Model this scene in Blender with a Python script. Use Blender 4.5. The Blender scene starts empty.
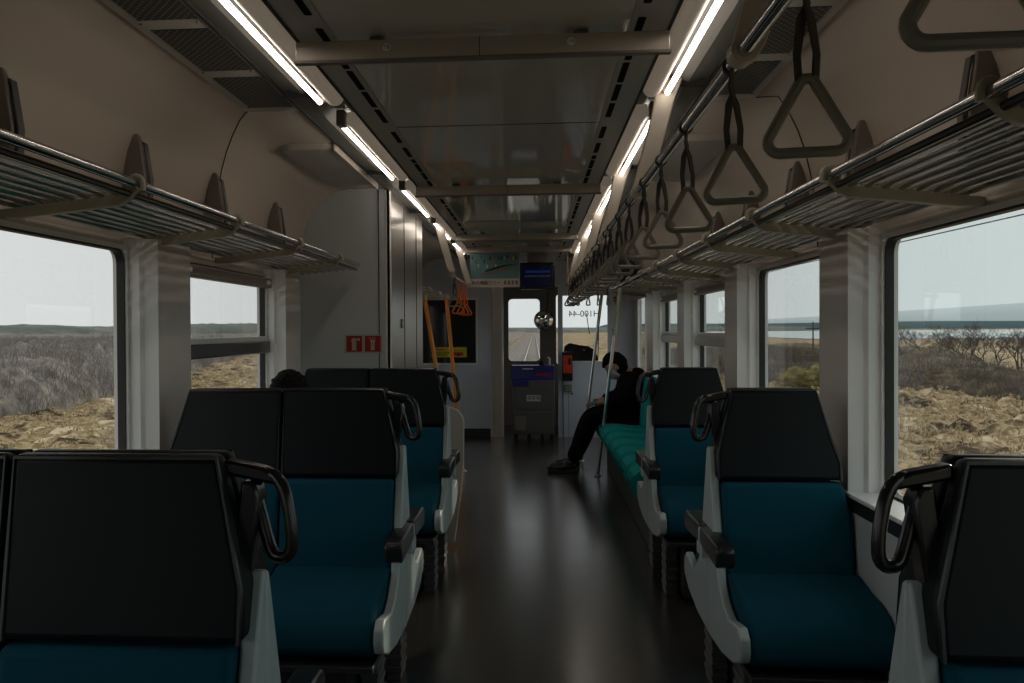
import bpy, bmesh, math, random
from mathutils import Vector, Matrix, noise
R=random.Random(7)
S=bpy.context.scene
C=S.collection
PI=math.pi
def rad(a): return a*PI/180
# ------------------------------------------------------------------ camera
cam=bpy.data.cameras.new('camera'); co=bpy.data.objects.new('camera',cam); C.objects.link(co)
cam.sensor_width=36; cam.lens=33.75; cam.shift_x=0.0638; cam.clip_start=0.02; cam.clip_end=6000
_r=Vector((0.99584117,0.09089512,-0.00619948)).normalized()
_f=Vector((-0.09096694,0.99577546,-0.01249967)).normalized()
_u=_r.cross(_f).normalized()
co.matrix_world=Matrix(((_r.x,_u.x,-_f.x,0.142),(_r.y,_u.y,-_f.y,0.0),(_r.z,_u.z,-_f.z,1.28),(0,0,0,1)))
S.camera=co
# ------------------------------------------------------------------ sky, sun, exposure
w=bpy.data.worlds.new('sky'); S.world=w; w.use_nodes=True
nt=w.node_tree; nt.nodes.clear()
out=nt.nodes.new('ShaderNodeOutputWorld'); bg=nt.nodes.new('ShaderNodeBackground')
tc=nt.nodes.new('ShaderNodeTexCoord'); sx=nt.nodes.new('ShaderNodeSeparateXYZ')
mr=nt.nodes.new('ShaderNodeMapRange'); mr.inputs[1].default_value=-0.1; mr.inputs[2].default_value=0.75
mx=nt.nodes.new('ShaderNodeMix'); mx.data_type='RGBA'
mx.inputs[6].default_value=(0.84,0.84,0.85,1); mx.inputs[7].default_value=(0.64,0.77,0.77,1)
nt.links.new(tc.outputs['Generated'],sx.inputs[0]); nt.links.new(sx.outputs[0],mr.inputs[0])
nt.links.new(mr.outputs[0],mx.inputs[0]); nt.links.new(mx.outputs[2],bg.inputs[0]); nt.links.new(bg.outputs[0],out.inputs[0])
bg.inputs[1].default_value=1.0
sun=bpy.data.lights.new('sun','SUN'); sun.energy=1.6; sun.angle=rad(1.5); sun.color=(1,0.86,0.68)
so=bpy.data.objects.new('sun',sun); C.objects.link(so)
so.rotation_euler=Vector((-0.55,-0.70,-0.36)).to_track_quat('-Z','Y').to_euler()
S.view_settings.view_transform='Standard'; S.view_settings.look='None'
S.view_settings.exposure=0.0; S.view_settings.gamma=1.0; S.view_settings.use_curve_mapping=False

# ------------------------------------------------------------------ materials
def mat(name,col,rough=0.5,metal=0.0,emit=None,es=0,coat=0,spec=0.5,noise_amt=0.0,nscale=40,bump=0.0,bscale=200,stretch=None,trans=0):
    m=bpy.data.materials.new(name); m.use_nodes=True; n=m.node_tree; b=n.nodes['Principled BSDF']
    b.inputs['Base Color'].default_value=(*col,1); b.inputs['Roughness'].default_value=rough
    b.inputs['Metallic'].default_value=metal; b.inputs['Specular IOR Level'].default_value=spec
    b.inputs['Coat Weight'].default_value=coat; b.inputs['Coat Roughness'].default_value=0.05
    if emit: b.inputs['Emission Color'].default_value=(*emit,1); b.inputs['Emission Strength'].default_value=es
    t=n.nodes.new('ShaderNodeTexCoord'); src=t.outputs['Object']
    if stretch:
        mp=n.nodes.new('ShaderNodeMapping'); mp.inputs['Scale'].default_value=stretch; n.links.new(src,mp.inputs[0]); src=mp.outputs[0]
    if noise_amt>0:
        q=n.nodes.new('ShaderNodeTexNoise'); q.inputs['Scale'].default_value=nscale; q.inputs['Detail'].default_value=4
        n.links.new(src,q.inputs['Vector'])
        x=n.nodes.new('ShaderNodeMix'); x.data_type='RGBA'
        x.inputs[6].default_value=(*[c*(1-noise_amt) for c in col],1); x.inputs[7].default_value=(*[min(1,c*(1+noise_amt)) for c in col],1)
        n.links.new(q.outputs[0],x.inputs[0]); n.links.new(x.outputs[2],b.inputs['Base Color'])
    if bump>0:
        q=n.nodes.new('ShaderNodeTexNoise'); q.inputs['Scale'].default_value=bscale; n.links.new(src,q.inputs['Vector'])
        bp=n.nodes.new('ShaderNodeBump'); bp.inputs['Strength'].default_value=bump; bp.inputs['Distance'].default_value=0.002
        n.links.new(q.outputs[0],bp.inputs['Height']); n.links.new(bp.outputs[0],b.inputs['Normal'])
    return m
M={}
M['wall']=mat('beige_wall_panel',(0.50,0.43,0.37),0.22,noise_amt=0.03,nscale=3)
M['pillar']=mat('satin_pillar',(0.55,0.52,0.49),0.33,noise_amt=0.04,nscale=6,stretch=(1,1,0.2))
M['litreturn_sticker']=mat('lit_return_and_sticker_white',(0.90,0.91,0.91),0.3)  # painted window light on the pillar returns, plain white on the stickers
M['lower']=mat('pale_grey_wall',(0.55,0.58,0.60),0.45,noise_amt=0.03,nscale=5)
M['white']=mat('white_frame',(0.82,0.82,0.81),0.35)
M['ceil']=mat('glossy_ceiling',(0.62,0.60,0.55),0.06,spec=0.6,noise_amt=0.03,nscale=2)
M['trim']=mat('ceiling_trim',(0.40,0.38,0.34),0.35)
M['groove']=mat('black_groove',(0.012,0.012,0.012),0.6)
M['slot']=mat('slot_black',(0.004,0.004,0.004),0.9,spec=0.1)
M['gasket']=mat('rubber_gasket',(0.015,0.018,0.018),0.5)
M['bar']=mat('satin_beige_bar',(0.52,0.46,0.39),0.35)
M['chrome']=mat('chrome',(0.62,0.62,0.63),0.12,metal=1)
M['steel']=mat('brushed_steel',(0.50,0.49,0.47),0.28,metal=1,noise_amt=0.05,nscale=30,stretch=(1,1,0.05))
M['rackrod']=mat('rack_rod',(0.42,0.41,0.39),0.2,metal=1)
M['rackbr']=mat('rack_bracket',(0.40,0.38,0.30),0.4)
M['hook']=mat('hook_brown_grey',(0.20,0.17,0.15),0.45)
M['vinyl']=mat('black_vinyl',(0.005,0.008,0.010),0.42,bump=0.15,bscale=900,spec=0.18)
M['vinyl2']=mat('black_vinyl_edge',(0.010,0.012,0.013),0.2,spec=0.4)
M['teal']=mat('teal_moquette',(0.001,0.064,0.100),0.9,spec=0.2,noise_amt=0.25,nscale=350,bump=0.5,bscale=700)
M['bench']=mat('green_moquette',(0.004,0.31,0.31),0.85,spec=0.2,noise_amt=0.2,nscale=300,bump=0.4,bscale=600)
M['shell']=mat('grey_seat_shell',(0.44,0.51,0.51),0.38)
M['arm']=mat('black_armrest',(0.016,0.017,0.018),0.25)
M['black']=mat('black_plastic',(0.01,0.01,0.011),0.22,spec=0.6)
M['base']=mat('dark_heater_box',(0.03,0.03,0.032),0.5)
M['foot']=mat('seat_foot',(0.10,0.10,0.10),0.35)
M['strap']=mat('strap_webbing',(0.045,0.042,0.038),0.6)
M['ring']=mat('strap_ring_grey',(0.20,0.19,0.16),0.35)
M['orange']=mat('orange_plastic',(0.85,0.16,0.01),0.35)
M['orpole']=mat('orange_pole',(0.85,0.30,0.02),0.3)
M['panel']=mat('lavender_grey_panel',(0.62,0.66,0.76),0.45)
M['cabwall']=mat('cab_wall',(0.26,0.24,0.22),0.45)
M['darkglass']=mat('dark_cab_window',(0.006,0.008,0.009),0.06)
M['yellow']=mat('yellow_sticker',(0.75,0.60,0.02),0.5)
M['red']=mat('red_sign',(0.35,0.006,0.006),0.5)
M['signwhite']=mat('sign_pale_green',(0.42,0.46,0.33),0.5)
M['paper']=mat('poster_paper',(0.62,0.56,0.50),0.5)
M['sky']=mat('poster_blue',(0.13,0.27,0.30),0.5)
M['dgreen']=mat('poster_green',(0.02,0.10,0.02),0.5)
M['navy']=mat('navy_screen',(0.004,0.008,0.04),0.15,emit=(0.02,0.06,0.5),es=0.005)
M['blue']=mat('blue_panel',(0.01,0.02,0.16),0.4)
M['farebox']=mat('farebox_grey',(0.10,0.10,0.095),0.45)
M['orangered']=mat('orange_red_box',(0.75,0.05,0.01),0.4)
M['ink']=mat('ink',(0.01,0.01,0.01),0.6)
M['skin']=mat('skin',(0.42,0.25,0.18),0.5)
M['hair']=mat('hair',(0.004,0.0035,0.0035),0.8,spec=0.15,bump=0.6,bscale=300)
M['coat']=mat('black_jacket',(0.004,0.004,0.005),0.9,spec=0.1,noise_amt=0.3,nscale=60)
M['trouser']=mat('black_trousers',(0.004,0.004,0.004),0.9,spec=0.1)
M['mask']=mat('white_mask',(0.6,0.6,0.6),0.7)
M['glove']=mat('grey_glove',(0.16,0.16,0.17),0.7)
M['bag']=mat('black_bag',(0.010,0.012,0.010),0.6,noise_amt=0.3,nscale=40)
M['mirror']=mat('mirror',(0.8,0.8,0.8),0.03,metal=1)
M['tube']=mat('led_tube',(0.9,0.9,0.9),0.4,emit=(1.0,0.90,0.78),es=9.0)
M['rail']=mat('rail_steel',(0.45,0.42,0.40),0.3,metal=1)
M['wood']=mat('sleeper_concrete',(0.30,0.27,0.24),0.8)
M['ballast']=mat('ballast',(0.17,0.14,0.125),0.9,noise_amt=0.5,nscale=12)
M['twigL']=mat('twig_hazed_grey',(0.25,0.215,0.20),0.9,noise_amt=0.4,nscale=0.25)  # grey lifted so the twig colour carries haze
M['twigR']=mat('twig_brown',(0.12,0.095,0.075),0.9,noise_amt=0.4,nscale=0.3)
M['bark']=mat('bark',(0.085,0.07,0.06),0.9)
M['flange']=mat('trough_flange',(0.13,0.125,0.115),0.5)
M['cover']=mat('lamp_cover',(0.68,0.60,0.52),0.4,emit=(1.0,0.80,0.62),es=0.09)  # faint glow added to stand in for tube light on the cover
M['wire']=mat('wire',(0.04,0.04,0.045),0.5)
# floor: dark speckled vinyl
def floor_mat():
    m=bpy.data.materials.new('speckled_floor'); m.use_nodes=True; n=m.node_tree; b=n.nodes['Principled BSDF']
    t=n.nodes.new('ShaderNodeTexCoord')
    v=n.nodes.new('ShaderNodeTexVoronoi'); v.inputs['Scale'].default_value=170
    r=n.nodes.new('ShaderNodeValToRGB'); e=r.color_ramp.elements
    e[0].position=0.0; e[0].color=(0.026,0.024,0.022,1); e[1].position=1.0; e[1].color=(0.075,0.068,0.06,1)
    k=e.new(0.7); k.color=(0.040,0.037,0.034,1)
    n.links.new(t.outputs['Object'],v.inputs['Vector']); n.links.new(v.outputs['Color'],r.inputs[0]); n.links.new(r.outputs[0],b.inputs['Base Color'])
    q=n.nodes.new('ShaderNodeTexNoise'); q.inputs['Scale'].default_value=2.5; n.links.new(t.outputs['Object'],q.inputs['Vector'])
    mr=n.nodes.new('ShaderNodeMapRange'); mr.inputs[3].default_value=0.19; mr.inputs[4].default_value=0.28; b.inputs['Coat Weight'].default_value=0.5; b.inputs['Coat Roughness'].default_value=0.2; b.inputs['Specular IOR Level'].default_value=1.0
    n.links.new(q.outputs[0],mr.inputs[0]); n.links.new(mr.outputs[0],b.inputs['Roughness'])
    q2=n.nodes.new('ShaderNodeTexNoise'); q2.inputs['Scale'].default_value=260; n.links.new(t.outputs['Object'],q2.inputs['Vector'])
    bp=n.nodes.new('ShaderNodeBump'); bp.inputs['Strength'].default_value=0.06; bp.inputs['Distance'].default_value=0.001
    n.links.new(q2.outputs[0],bp.inputs['Height']); n.links.new(bp.outputs[0],b.inputs['Normal'])
    return m
M['floor']=floor_mat()
def glass_mat(name,tint,ref=0.06):
    m=bpy.data.materials.new(name); m.use_nodes=True; n=m.node_tree; n.nodes.clear()
    o=n.nodes.new('ShaderNodeOutputMaterial'); tr=n.nodes.new('ShaderNodeBsdfTransparent'); gl=n.nodes.new('ShaderNodeBsdfGlossy')
    tr.inputs[0].default_value=(*tint,1); gl.inputs['Roughness'].default_value=0.01
    lw=n.nodes.new('ShaderNodeLayerWeight'); lw.inputs[0].default_value=0.5
    pw=n.nodes.new('ShaderNodeMath'); pw.operation='POWER'; pw.inputs[1].default_value=5; n.links.new(lw.outputs['Facing'],pw.inputs[0])
    fr=n.nodes.new('ShaderNodeMath'); fr.operation='MULTIPLY_ADD'; fr.inputs[1].default_value=0.55; fr.inputs[2].default_value=ref*0.5; n.links.new(pw.outputs[0],fr.inputs[0])
    mi=n.nodes.new('ShaderNodeMixShader'); n.links.new(fr.outputs[0],mi.inputs[0]); n.links.new(tr.outputs[0],mi.inputs[1]); n.links.new(gl.outputs[0],mi.inputs[2]); n.links.new(mi.outputs[0],o.inputs[0])
    return m
M['glass']=glass_mat('window_glass',(0.93,0.95,0.94))
M['clear']=glass_mat('clear_screen',(0.9,0.92,0.92))
# perforated panel: pattern of small round holes (object coordinates, metres)
def perf_mat():
    m=bpy.data.materials.new('perforated_panel'); m.use_nodes=True; n=m.node_tree; b=n.nodes['Principled BSDF']; b.inputs['Roughness'].default_value=0.4
    t=n.nodes.new('ShaderNodeTexCoord'); mp=n.nodes.new('ShaderNodeMapping'); mp.inputs['Scale'].default_value=(1/0.023,1/0.030,0)
    n.links.new(t.outputs['Object'],mp.inputs[0])
    def cell(off):
        a=n.nodes.new('ShaderNodeVectorMath'); a.operation='ADD'; a.inputs[1].default_value=(off,off,0); n.links.new(mp.outputs[0],a.inputs[0])
        f=n.nodes.new('ShaderNodeVectorMath'); f.operation='FRACTION'; n.links.new(a.outputs[0],f.inputs[0])
        s=n.nodes.new('ShaderNodeVectorMath'); s.operation='SUBTRACT'; s.inputs[1].default_value=(0.5,0.5,0); n.links.new(f.outputs[0],s.inputs[0])
        sc=n.nodes.new('ShaderNodeVectorMath'); sc.operation='MULTIPLY'; sc.inputs[1].default_value=(1.0,1.1,0); n.links.new(s.outputs[0],sc.inputs[0])
        l=n.nodes.new('ShaderNodeVectorMath'); l.operation='LENGTH'; n.links.new(sc.outputs[0],l.inputs[0]); return l.outputs['Value']
    mn=n.nodes.new('ShaderNodeMath'); mn.operation='MINIMUM'; n.links.new(cell(0.0),mn.inputs[0]); n.links.new(cell(0.5),mn.inputs[1])
    lt=n.nodes.new('ShaderNodeMath'); lt.operation='LESS_THAN'; lt.inputs[1].default_value=0.39; n.links.new(mn.outputs[0],lt.inputs[0])
    x=n.nodes.new('ShaderNodeMix'); x.data_type='RGBA'; x.inputs[6].default_value=(0.26,0.24,0.20,1); x.inputs[7].default_value=(0.006,0.006,0.006,1)
    n.links.new(lt.outputs[0],x.inputs[0]); n.links.new(x.outputs[2],b.inputs['Base Color'])
    return m
M['perf']=perf_mat()
def ramp_mat(name,stops,scale=1.0,detail=6,rough=0.95,stretch=(1,1,1),scale2=None,stops2=None):
    m=bpy.data.materials.new(name); m.use_nodes=True; n=m.node_tree; b=n.nodes['Principled BSDF']; b.inputs['Roughness'].default_value=rough
    b.inputs['Specular IOR Level'].default_value=0.1
    t=n.nodes.new('ShaderNodeTexCoord'); mp=n.nodes.new('ShaderNodeMapping'); mp.inputs['Scale'].default_value=stretch; n.links.new(t.outputs['Object'],mp.inputs[0])
    q=n.nodes.new('ShaderNodeTexNoise'); q.inputs['Scale'].default_value=scale; q.inputs['Detail'].default_value=detail; q.inputs['Roughness'].default_value=0.62
    n.links.new(mp.outputs[0],q.inputs['Vector'])
    r=n.nodes.new('ShaderNodeValToRGB'); el=r.color_ramp.elements
    el[0].position=stops[0][0]; el[0].color=(*stops[0][1],1); el[1].position=stops[-1][0]; el[1].color=(*stops[-1][1],1)
    for p_,c_ in stops[1:-1]:
        k=el.new(p_); k.color=(*c_,1)
    n.links.new(q.outputs[0],r.inputs[0]); n.links.new(r.outputs[0],b.inputs['Base Color'])
    return m
M['grass']=ramp_mat('dry_grass',[(0.40,(0.05,0.035,0.02)),(0.455,(0.20,0.135,0.075)),(0.505,(0.48,0.36,0.22)),(0.54,(0.19,0.14,0.06)),(0.57,(0.33,0.23,0.13)),(0.62,(0.66,0.53,0.36))],scale=1.1,detail=12,stretch=(1,0.6,1))
M['brushL']=ramp_mat('brush_bank_left',[(0.35,(0.11,0.095,0.09)),(0.5,(0.22,0.19,0.175)),(0.65,(0.32,0.28,0.25))],scale=1.6,detail=12)  # bank greys lifted, haze put into the colour
M['brushR']=ramp_mat('brush_bank_right',[(0.3,(0.06,0.045,0.035)),(0.5,(0.12,0.095,0.07)),(0.7,(0.22,0.18,0.11))],scale=1.8,detail=12)
M['hill']=ramp_mat('wooded_hill',[(0.35,(0.10,0.115,0.105)),(0.5,(0.145,0.155,0.14)),(0.65,(0.20,0.20,0.175))],scale=0.06,detail=9)
M['farhill']=mat('far_hill_painted_haze',(0.55,0.62,0.63),0.95,spec=0)  # pale blue is distance haze painted into the hill colour
M['shore']=mat('far_shore',(0.09,0.14,0.15),0.95,spec=0,noise_amt=0.2,nscale=0.01)
M['lake']=mat('lake_water',(0.35,0.40,0.41),0.25)
M['bushy']=ramp_mat('yellow_bush',[(0.35,(0.10,0.085,0.03)),(0.55,(0.20,0.17,0.07)),(0.7,(0.34,0.29,0.15))],scale=3,detail=7)

# ------------------------------------------------------------------ mesh helpers
class MB:
    def __init__(s): s.v=[]; s.f=[]
    def quad(s,*i): s.f.append(tuple(i))
    def add(s,vs,fs):
        o=len(s.v); s.v+= [tuple(v) for v in vs]; s.f+=[tuple(o+i for i in f) for f in fs]; return s
    def box(s,x0,x1,y0,y1,z0,z1):
        x0,x1=min(x0,x1),max(x0,x1); y0,y1=min(y0,y1),max(y0,y1); z0,z1=min(z0,z1),max(z0,z1)
        return s.add([(x0,y0,z0),(x1,y0,z0),(x1,y1,z0),(x0,y1,z0),(x0,y0,z1),(x1,y0,z1),(x1,y1,z1),(x0,y1,z1)],
          [(0,3,2,1),(4,5,6,7),(0,1,5,4),(1,2,6,5),(2,3,7,6),(3,0,4,7)])
    def loft(s,a,b):           # two closed loops with the same count, capped
        n=len(a); return s.add(list(a)+list(b),[tuple(range(n))[::-1],tuple(range(n,2*n))]+[(i,(i+1)%n,n+(i+1)%n,n+i) for i in range(n)])
    def prism(s,poly,axis,a,b):
        def P(p,t): return {'x':(t,p[0],p[1]),'y':(p[0],t,p[1]),'z':(p[0],p[1],t)}[axis]
        return s.loft([P(p,a) for p in poly],[P(p,b) for p in poly])
    def tube(s,path,r,n=10,closed=False,rs=None):
        path=[Vector(p) for p in path]; m=len(path); rings=[]
        prev=None
        for i,p in enumerate(path):
            if closed: d=(path[(i+1)%m]-path[i-1])
            elif i==0: d=path[1]-p
            elif i==m-1: d=p-path[-2]
            else: d=path[i+1]-path[i-1]
            d.normalize()
            if prev is None:
                u=d.cross(Vector((0,0,1)));
                if u.length<1e-3: u=d.cross(Vector((1,0,0)))
            else: u=prev-d*prev.dot(d)
            u.normalize(); prev=u; v=d.cross(u); rr=rs[i] if rs else r
            rings.append([p+(u*math.cos(2*PI*k/n)+v*math.sin(2*PI*k/n))*rr for k in range(n)])
        o=len(s.v); s.v+=[tuple(q) for rg in rings for q in rg]
        seg=m if closed else m-1
        for i in range(seg):
            j=(i+1)%m
            sh=0
            if closed and j==0:  # match ring start to the last ring
                best=1e9
                for k in range(n):
                    dd=(rings[0][k]-rings[-1][0]).length
                    if dd<best: best=dd; sh=k
            for k in range(n):
                s.f.append((o+i*n+k,o+i*n+(k+1)%n,o+j*n+(k+1+sh)%n,o+j*n+(k+sh)%n))
        if not closed: s.f.append(tuple(o+k for k in range(n))[::-1]); s.f.append(tuple(o+(m-1)*n+k for k in range(n)))
        return s
    def lathe(s,prof,c=(0,0,0),n=24,axis='z'):
        vs=[];fs=[];m=len(prof)
        for i,(r,h) in enumerate(prof):
            for k in range(n):
                a=2*PI*k/n; x,y=r*math.cos(a),r*math.sin(a)
                q={'z':(x,y,h),'y':(x,h,y),'x':(h,x,y)}[axis]; vs.append((q[0]+c[0],q[1]+c[1],q[2]+c[2]))
        for i in range(m-1):
            for k in range(n): fs.append((i*n+k,i*n+(k+1)%n,(i+1)*n+(k+1)%n,(i+1)*n+k))
        fs.append(tuple(range(n))[::-1]); fs.append(tuple((m-1)*n+k for k in range(n)))
        return s.add(vs,fs)
    def ball(s,c,rx,ry,rz,n=16,m=10,fn=None):
        vs=[];fs=[]
        for i in range(1,m):
            t=PI*i/m
            for k in range(n):
                a=2*PI*k/n; d=Vector((math.sin(t)*math.cos(a),math.sin(t)*math.sin(a),math.cos(t)))
                q=Vector((d.x*rx,d.y*ry,d.z*rz))
                if fn: q=fn(d,q)
                vs.append(q)
        top=Vector((0,0,rz)); bot=Vector((0,0,-rz))
        if fn: top=fn(Vector((0,0,1)),top); bot=fn(Vector((0,0,-1)),bot)
        vs+= [top,bot]; T=len(vs)-2; B=T+1
        for k in range(n):
            fs.append((T,k,(k+1)%n)); fs.append((B,(m-2)*n+(k+1)%n,(m-2)*n+k))
        for i in range(m-2):
            for k in range(n): fs.append((i*n+k,(i+1)*n+k,(i+1)*n+(k+1)%n,i*n+(k+1)%n))
        return s.add([Vector(c)+q for q in vs],fs)
    def xf(s,M4,i0=0):
        for i in range(i0,len(s.v)): s.v[i]=tuple(M4@Vector(s.v[i]))
        return s
    def build(s,name,m,parent=None,bevel=0,seg=2,smooth=True,off=(0,0,0),recenter=None):
        me=bpy.data.meshes.new(name)
        vs=s.v
        loc=Vector((0,0,0))
        if recenter is None: recenter=parent is None
        if recenter and vs:
            xs=[v[0] for v in vs]; ys=[v[1] for v in vs]; zs=[v[2] for v in vs]
            loc=Vector(((min(xs)+max(xs))/2,(min(ys)+max(ys))/2,min(zs)))
            vs=[(v[0]-loc.x,v[1]-loc.y,v[2]-loc.z) for v in vs]
        me.from_pydata(vs,[],s.f)
        bm=bmesh.new(); bm.from_mesh(me); bmesh.ops.recalc_face_normals(bm,faces=bm.faces); bm.to_mesh(me); bm.free()
        if smooth:
            me.shade_smooth()
            me.set_sharp_from_angle(angle=rad(35))
        ms=m if isinstance(m,(list,tuple)) else [m]
        for q in ms: me.materials.append(M[q] if isinstance(q,str) else q)
        o=bpy.data.objects.new(name,me); C.objects.link(o)
        o.location=loc+Vector(off)
        if parent: o.parent=parent
        if bevel:
            b=o.modifiers.new('bevel','BEVEL'); b.width=bevel; b.segments=seg; b.limit_method='ANGLE'; b.angle_limit=rad(40); b.harden_normals=False
        return o
def tag(o,label=None,cat=None,group=None,kind=None):
    if label: o['label']=label
    if cat: o['category']=cat
    if group: o['group']=group
    if kind: o['kind']=kind
    return o
def thing(name,label,cat,loc=(0,0,0),group=None):
    o=bpy.data.objects.new(name,None); C.objects.link(o); o.location=loc; o.empty_display_size=0.1
    return tag(o,label,cat,group)
def kids(o): return [x for x in bpy.data.objects if x.parent==o]
def copy_tree(o,parent=None):
    c=o.copy(); C.objects.link(c)
    if parent: c.parent=parent
    for k in kids(o): copy_tree(k,c)
    return c
def text(name,body,m,parent,size,loc,rot,sx=1.0,ext=0.0008,align='CENTER'):
    cu=bpy.data.curves.new(name,'FONT'); cu.body=body; cu.size=size; cu.extrude=ext; cu.align_x=align; cu.align_y='CENTER'
    t=bpy.data.objects.new(name+'_curve',cu); C.objects.link(t)
    bpy.context.view_layer.update()
    dg=bpy.context.evaluated_depsgraph_get(); me=bpy.data.meshes.new_from_object(t.evaluated_get(dg))
    bpy.data.objects.remove(t); me.name=name; me.materials.clear(); me.materials.append(M[m])
    for v in me.vertices: v.co.x*=sx
    if sx<0: me.flip_normals()
    o=bpy.data.objects.new(name,me); C.objects.link(o); o.location=loc; o.rotation_euler=rot
    if parent: o.parent=parent
    return o
def struct(mb,name,m,**k):
    o=mb.build(name,m,**k); o['kind']='structure'; return o
def arc(cx,cy,r,a0,a1,n=6):
    return [(cx+r*math.cos(rad(a0+(a1-a0)*i/n)),cy+r*math.sin(rad(a0+(a1-a0)*i/n))) for i in range(n+1)]
def rrect(x0,x1,y0,y1,r,n=4):
    return arc(x1-r,y0+r,r,-90,0,n)+arc(x1-r,y1-r,r,0,90,n)+arc(x0+r,y1-r,r,90,180,n)+arc(x0+r,y0+r,r,180,270,n)

# ------------------------------------------------------------------ the car body
P=1.72
Y0=-6.0; YE=11.4; YF=12.9
XI=1.16; XW=1.27; XO=1.30
ZS=0.73; ZH=1.575; ZC=2.13
floor=struct(MB().box(-XO,XO,Y0,YF+0.1,-0.08,0),'floor','floor',smooth=False)
# window bays: opening [y0,y1]
bays=[(3.55-P*k,4.955-P*k) for k in (5,4,3,2,1,0)]
openL=bays[:]; openR=bays+[(5.27,6.675),(6.99,8.395)]
for sgn,side,ops,yend in ((-1,'left',openL,5.72),(1,'right',openR,8.9)):
    mb=MB()
    # lower wall with sill
    mb.box(sgn*XI,sgn*XO,Y0,yend,0,ZS)
    # header band above the openings
    mb.box(sgn*XW,sgn*XO,Y0,yend,ZH,1.60)
    # pillars (projecting columns)
    ys=[Y0]+[q for o in ops for q in o]+[yend]
    for a,b in zip(ys[::2],ys[1::2]):
        if b-a>0.6: # plain wall area past the last window
            poly=[(sgn*XI,a),(sgn*XI,a+0.30),(sgn*XW,a+0.34),(sgn*XW,b),(sgn*XO,b),(sgn*XO,a),(sgn*XW,a),(sgn*XW,a-0.035),(sgn*1.215,a-0.03),(sgn*1.205,a-0.012)]
            if b>6 or sgn<0:
                mb.prism(poly,'z',ZS,1.60)
            else: mb.prism(poly,'z',ZS,1.60)
        else:
            poly=[(sgn*XI,a),(sgn*XI,b),(sgn*XO,b),(sgn*XO,a),(sgn*XW,a),(sgn*XW,a-0.035),(sgn*1.215,a-0.03),(sgn*1.205,a-0.012)]
            if a<=Y0: poly=[(sgn*XI,a),(sgn*XI,b),(sgn*XO,b),(sgn*XO,a)]
            mb.prism(poly,'z',ZS,1.60)
    o=struct(mb,'wall_'+side,['pillar','lower','litreturn_sticker'],smooth=False)
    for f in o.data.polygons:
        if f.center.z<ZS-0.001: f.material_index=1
        elif f.normal.y<-0.2 and abs(f.center.x)<1.29: f.material_index=2  # camera-facing returns made paler: window light painted into their colour
    # upper wall curving into the ceiling
    prof=[(XW,1.60),(1.268,1.72),(1.255,1.82),(1.235,1.90),(1.205,1.975),(1.16,2.04),(1.10,2.09),(1.03,2.12),(0.96,ZC),(0.74,ZC)]
    outp=[(XO,1.60),(XO,2.2),(0.74,2.2)]
    poly=[(sgn*x,z) for x,z in prof]+[(sgn*x,z) for x,z in outp[::-1]]
    # as prism along y, smooth shaded
    u=struct(MB().prism(poly,'y',Y0,YE),'wall_upper_'+side,'wall')
    # sill ledge and seam lines
    struct(MB().box(sgn*(XI-0.012),sgn*XW,Y0,yend,ZS,ZS+0.014),'trim_sill_'+side,'white',bevel=0.004)
    g=MB().box(sgn*(XI-0.002),sgn*XI,Y0,yend,ZS-0.045,ZS-0.005)
    for k in range(-1,6):
        yy=0.02+3.53+P*(k-2)
        if Y0<yy<yend: g.box(sgn*(XI-0.0015),sgn*XI,yy,yy+0.008,0.0,ZS-0.045)
    struct(g,'trim_seam_'+side,'gasket',smooth=False)
# cove panel seam lines (thin curved joints)
for sgn in (-1,1):
    g=MB(); pts=[]
    yb_=4.12 if sgn<0 else 3.95
    for (x,z),yy in zip(prof[:9],(yb_,yb_,yb_-0.005,yb_-0.02,yb_-0.06,yb_-0.13,yb_-0.23,yb_-0.36,3.64)): pts.append((sgn*(x-0.002),yy,z-0.0005))
    g.tube(pts,0.0022,5)
    struct(g,'trim_cove_joint','groove')
# windows: frame, gasket, glass; half-height ones have a mid rail
def window(idx,sgn,a,b,mid):
    b-=0.035
    xg=1.275
    def ring(t,x0,x1,inset):
        q=MB(); A=a+inset;B=b-inset;Z0=ZS+inset;Z1=ZH-inset
        o_=rrect(A,B,Z0,Z1,0.02+0.0*t,4); i_=rrect(A+t,B-t,Z0+t,Z1-t,0.045,4)
        n=len(o_)
        vs=[(sgn*x0,y,z) for y,z in o_]+[(sgn*x0,y,z) for y,z in i_]+[(sgn*x1,y,z) for y,z in o_]+[(sgn*x1,y,z) for y,z in i_]
        fs=[]
        for i in range(n):
            j=(i+1)%n
            fs+=[(i,j,n+j,n+i),(2*n+i,2*n+j,3*n+j,3*n+i),(i,j,2*n+j,2*n+i),(n+i,n+j,3*n+j,3*n+i)]
        return q.add(vs,fs)
    r=ring(0.014,1.25,1.30,0.0).build('window_%d'%idx,'white',recenter=True); r['kind']='structure'
    c=r.location
    ring(0.009,1.258,1.285,0.012).build('gasket','gasket',parent=r,off=-c)
    MB().box(sgn*xg,sgn*(xg+0.004),a+0.015,b-0.015,ZS+0.015,ZH-0.015).build('glass','glass',parent=r,off=-c,smooth=False)
    if mid:
        MB().box(sgn*1.225,sgn*1.272,a+0.03,b-0.03,1.165,1.225).build('mid_rail','arm' if sgn<0 else 'steel',parent=r,off=-c,bevel=0.006)
        MB().box(sgn*1.245,sgn*1.272,a+0.03,b-0.03,1.225,1.25).build('sash_frame','white',parent=r,off=-c,bevel=0.003)
        MB().box(sgn*1.215,sgn*1.272,a+0.03,b-0.03,1.50,1.55).build('roller','hook',parent=r,off=-c,bevel=0.006)
        for yy in (a+0.10,b-0.14):
            MB().box(sgn*1.20,sgn*1.24,yy,yy+0.04,1.515,1.535).build('latch','white',parent=r,off=-c,bevel=0.004)
n=1
for k,(a,b) in enumerate(openL): window(n,-1,a,b,k==5); n+=1
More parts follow.
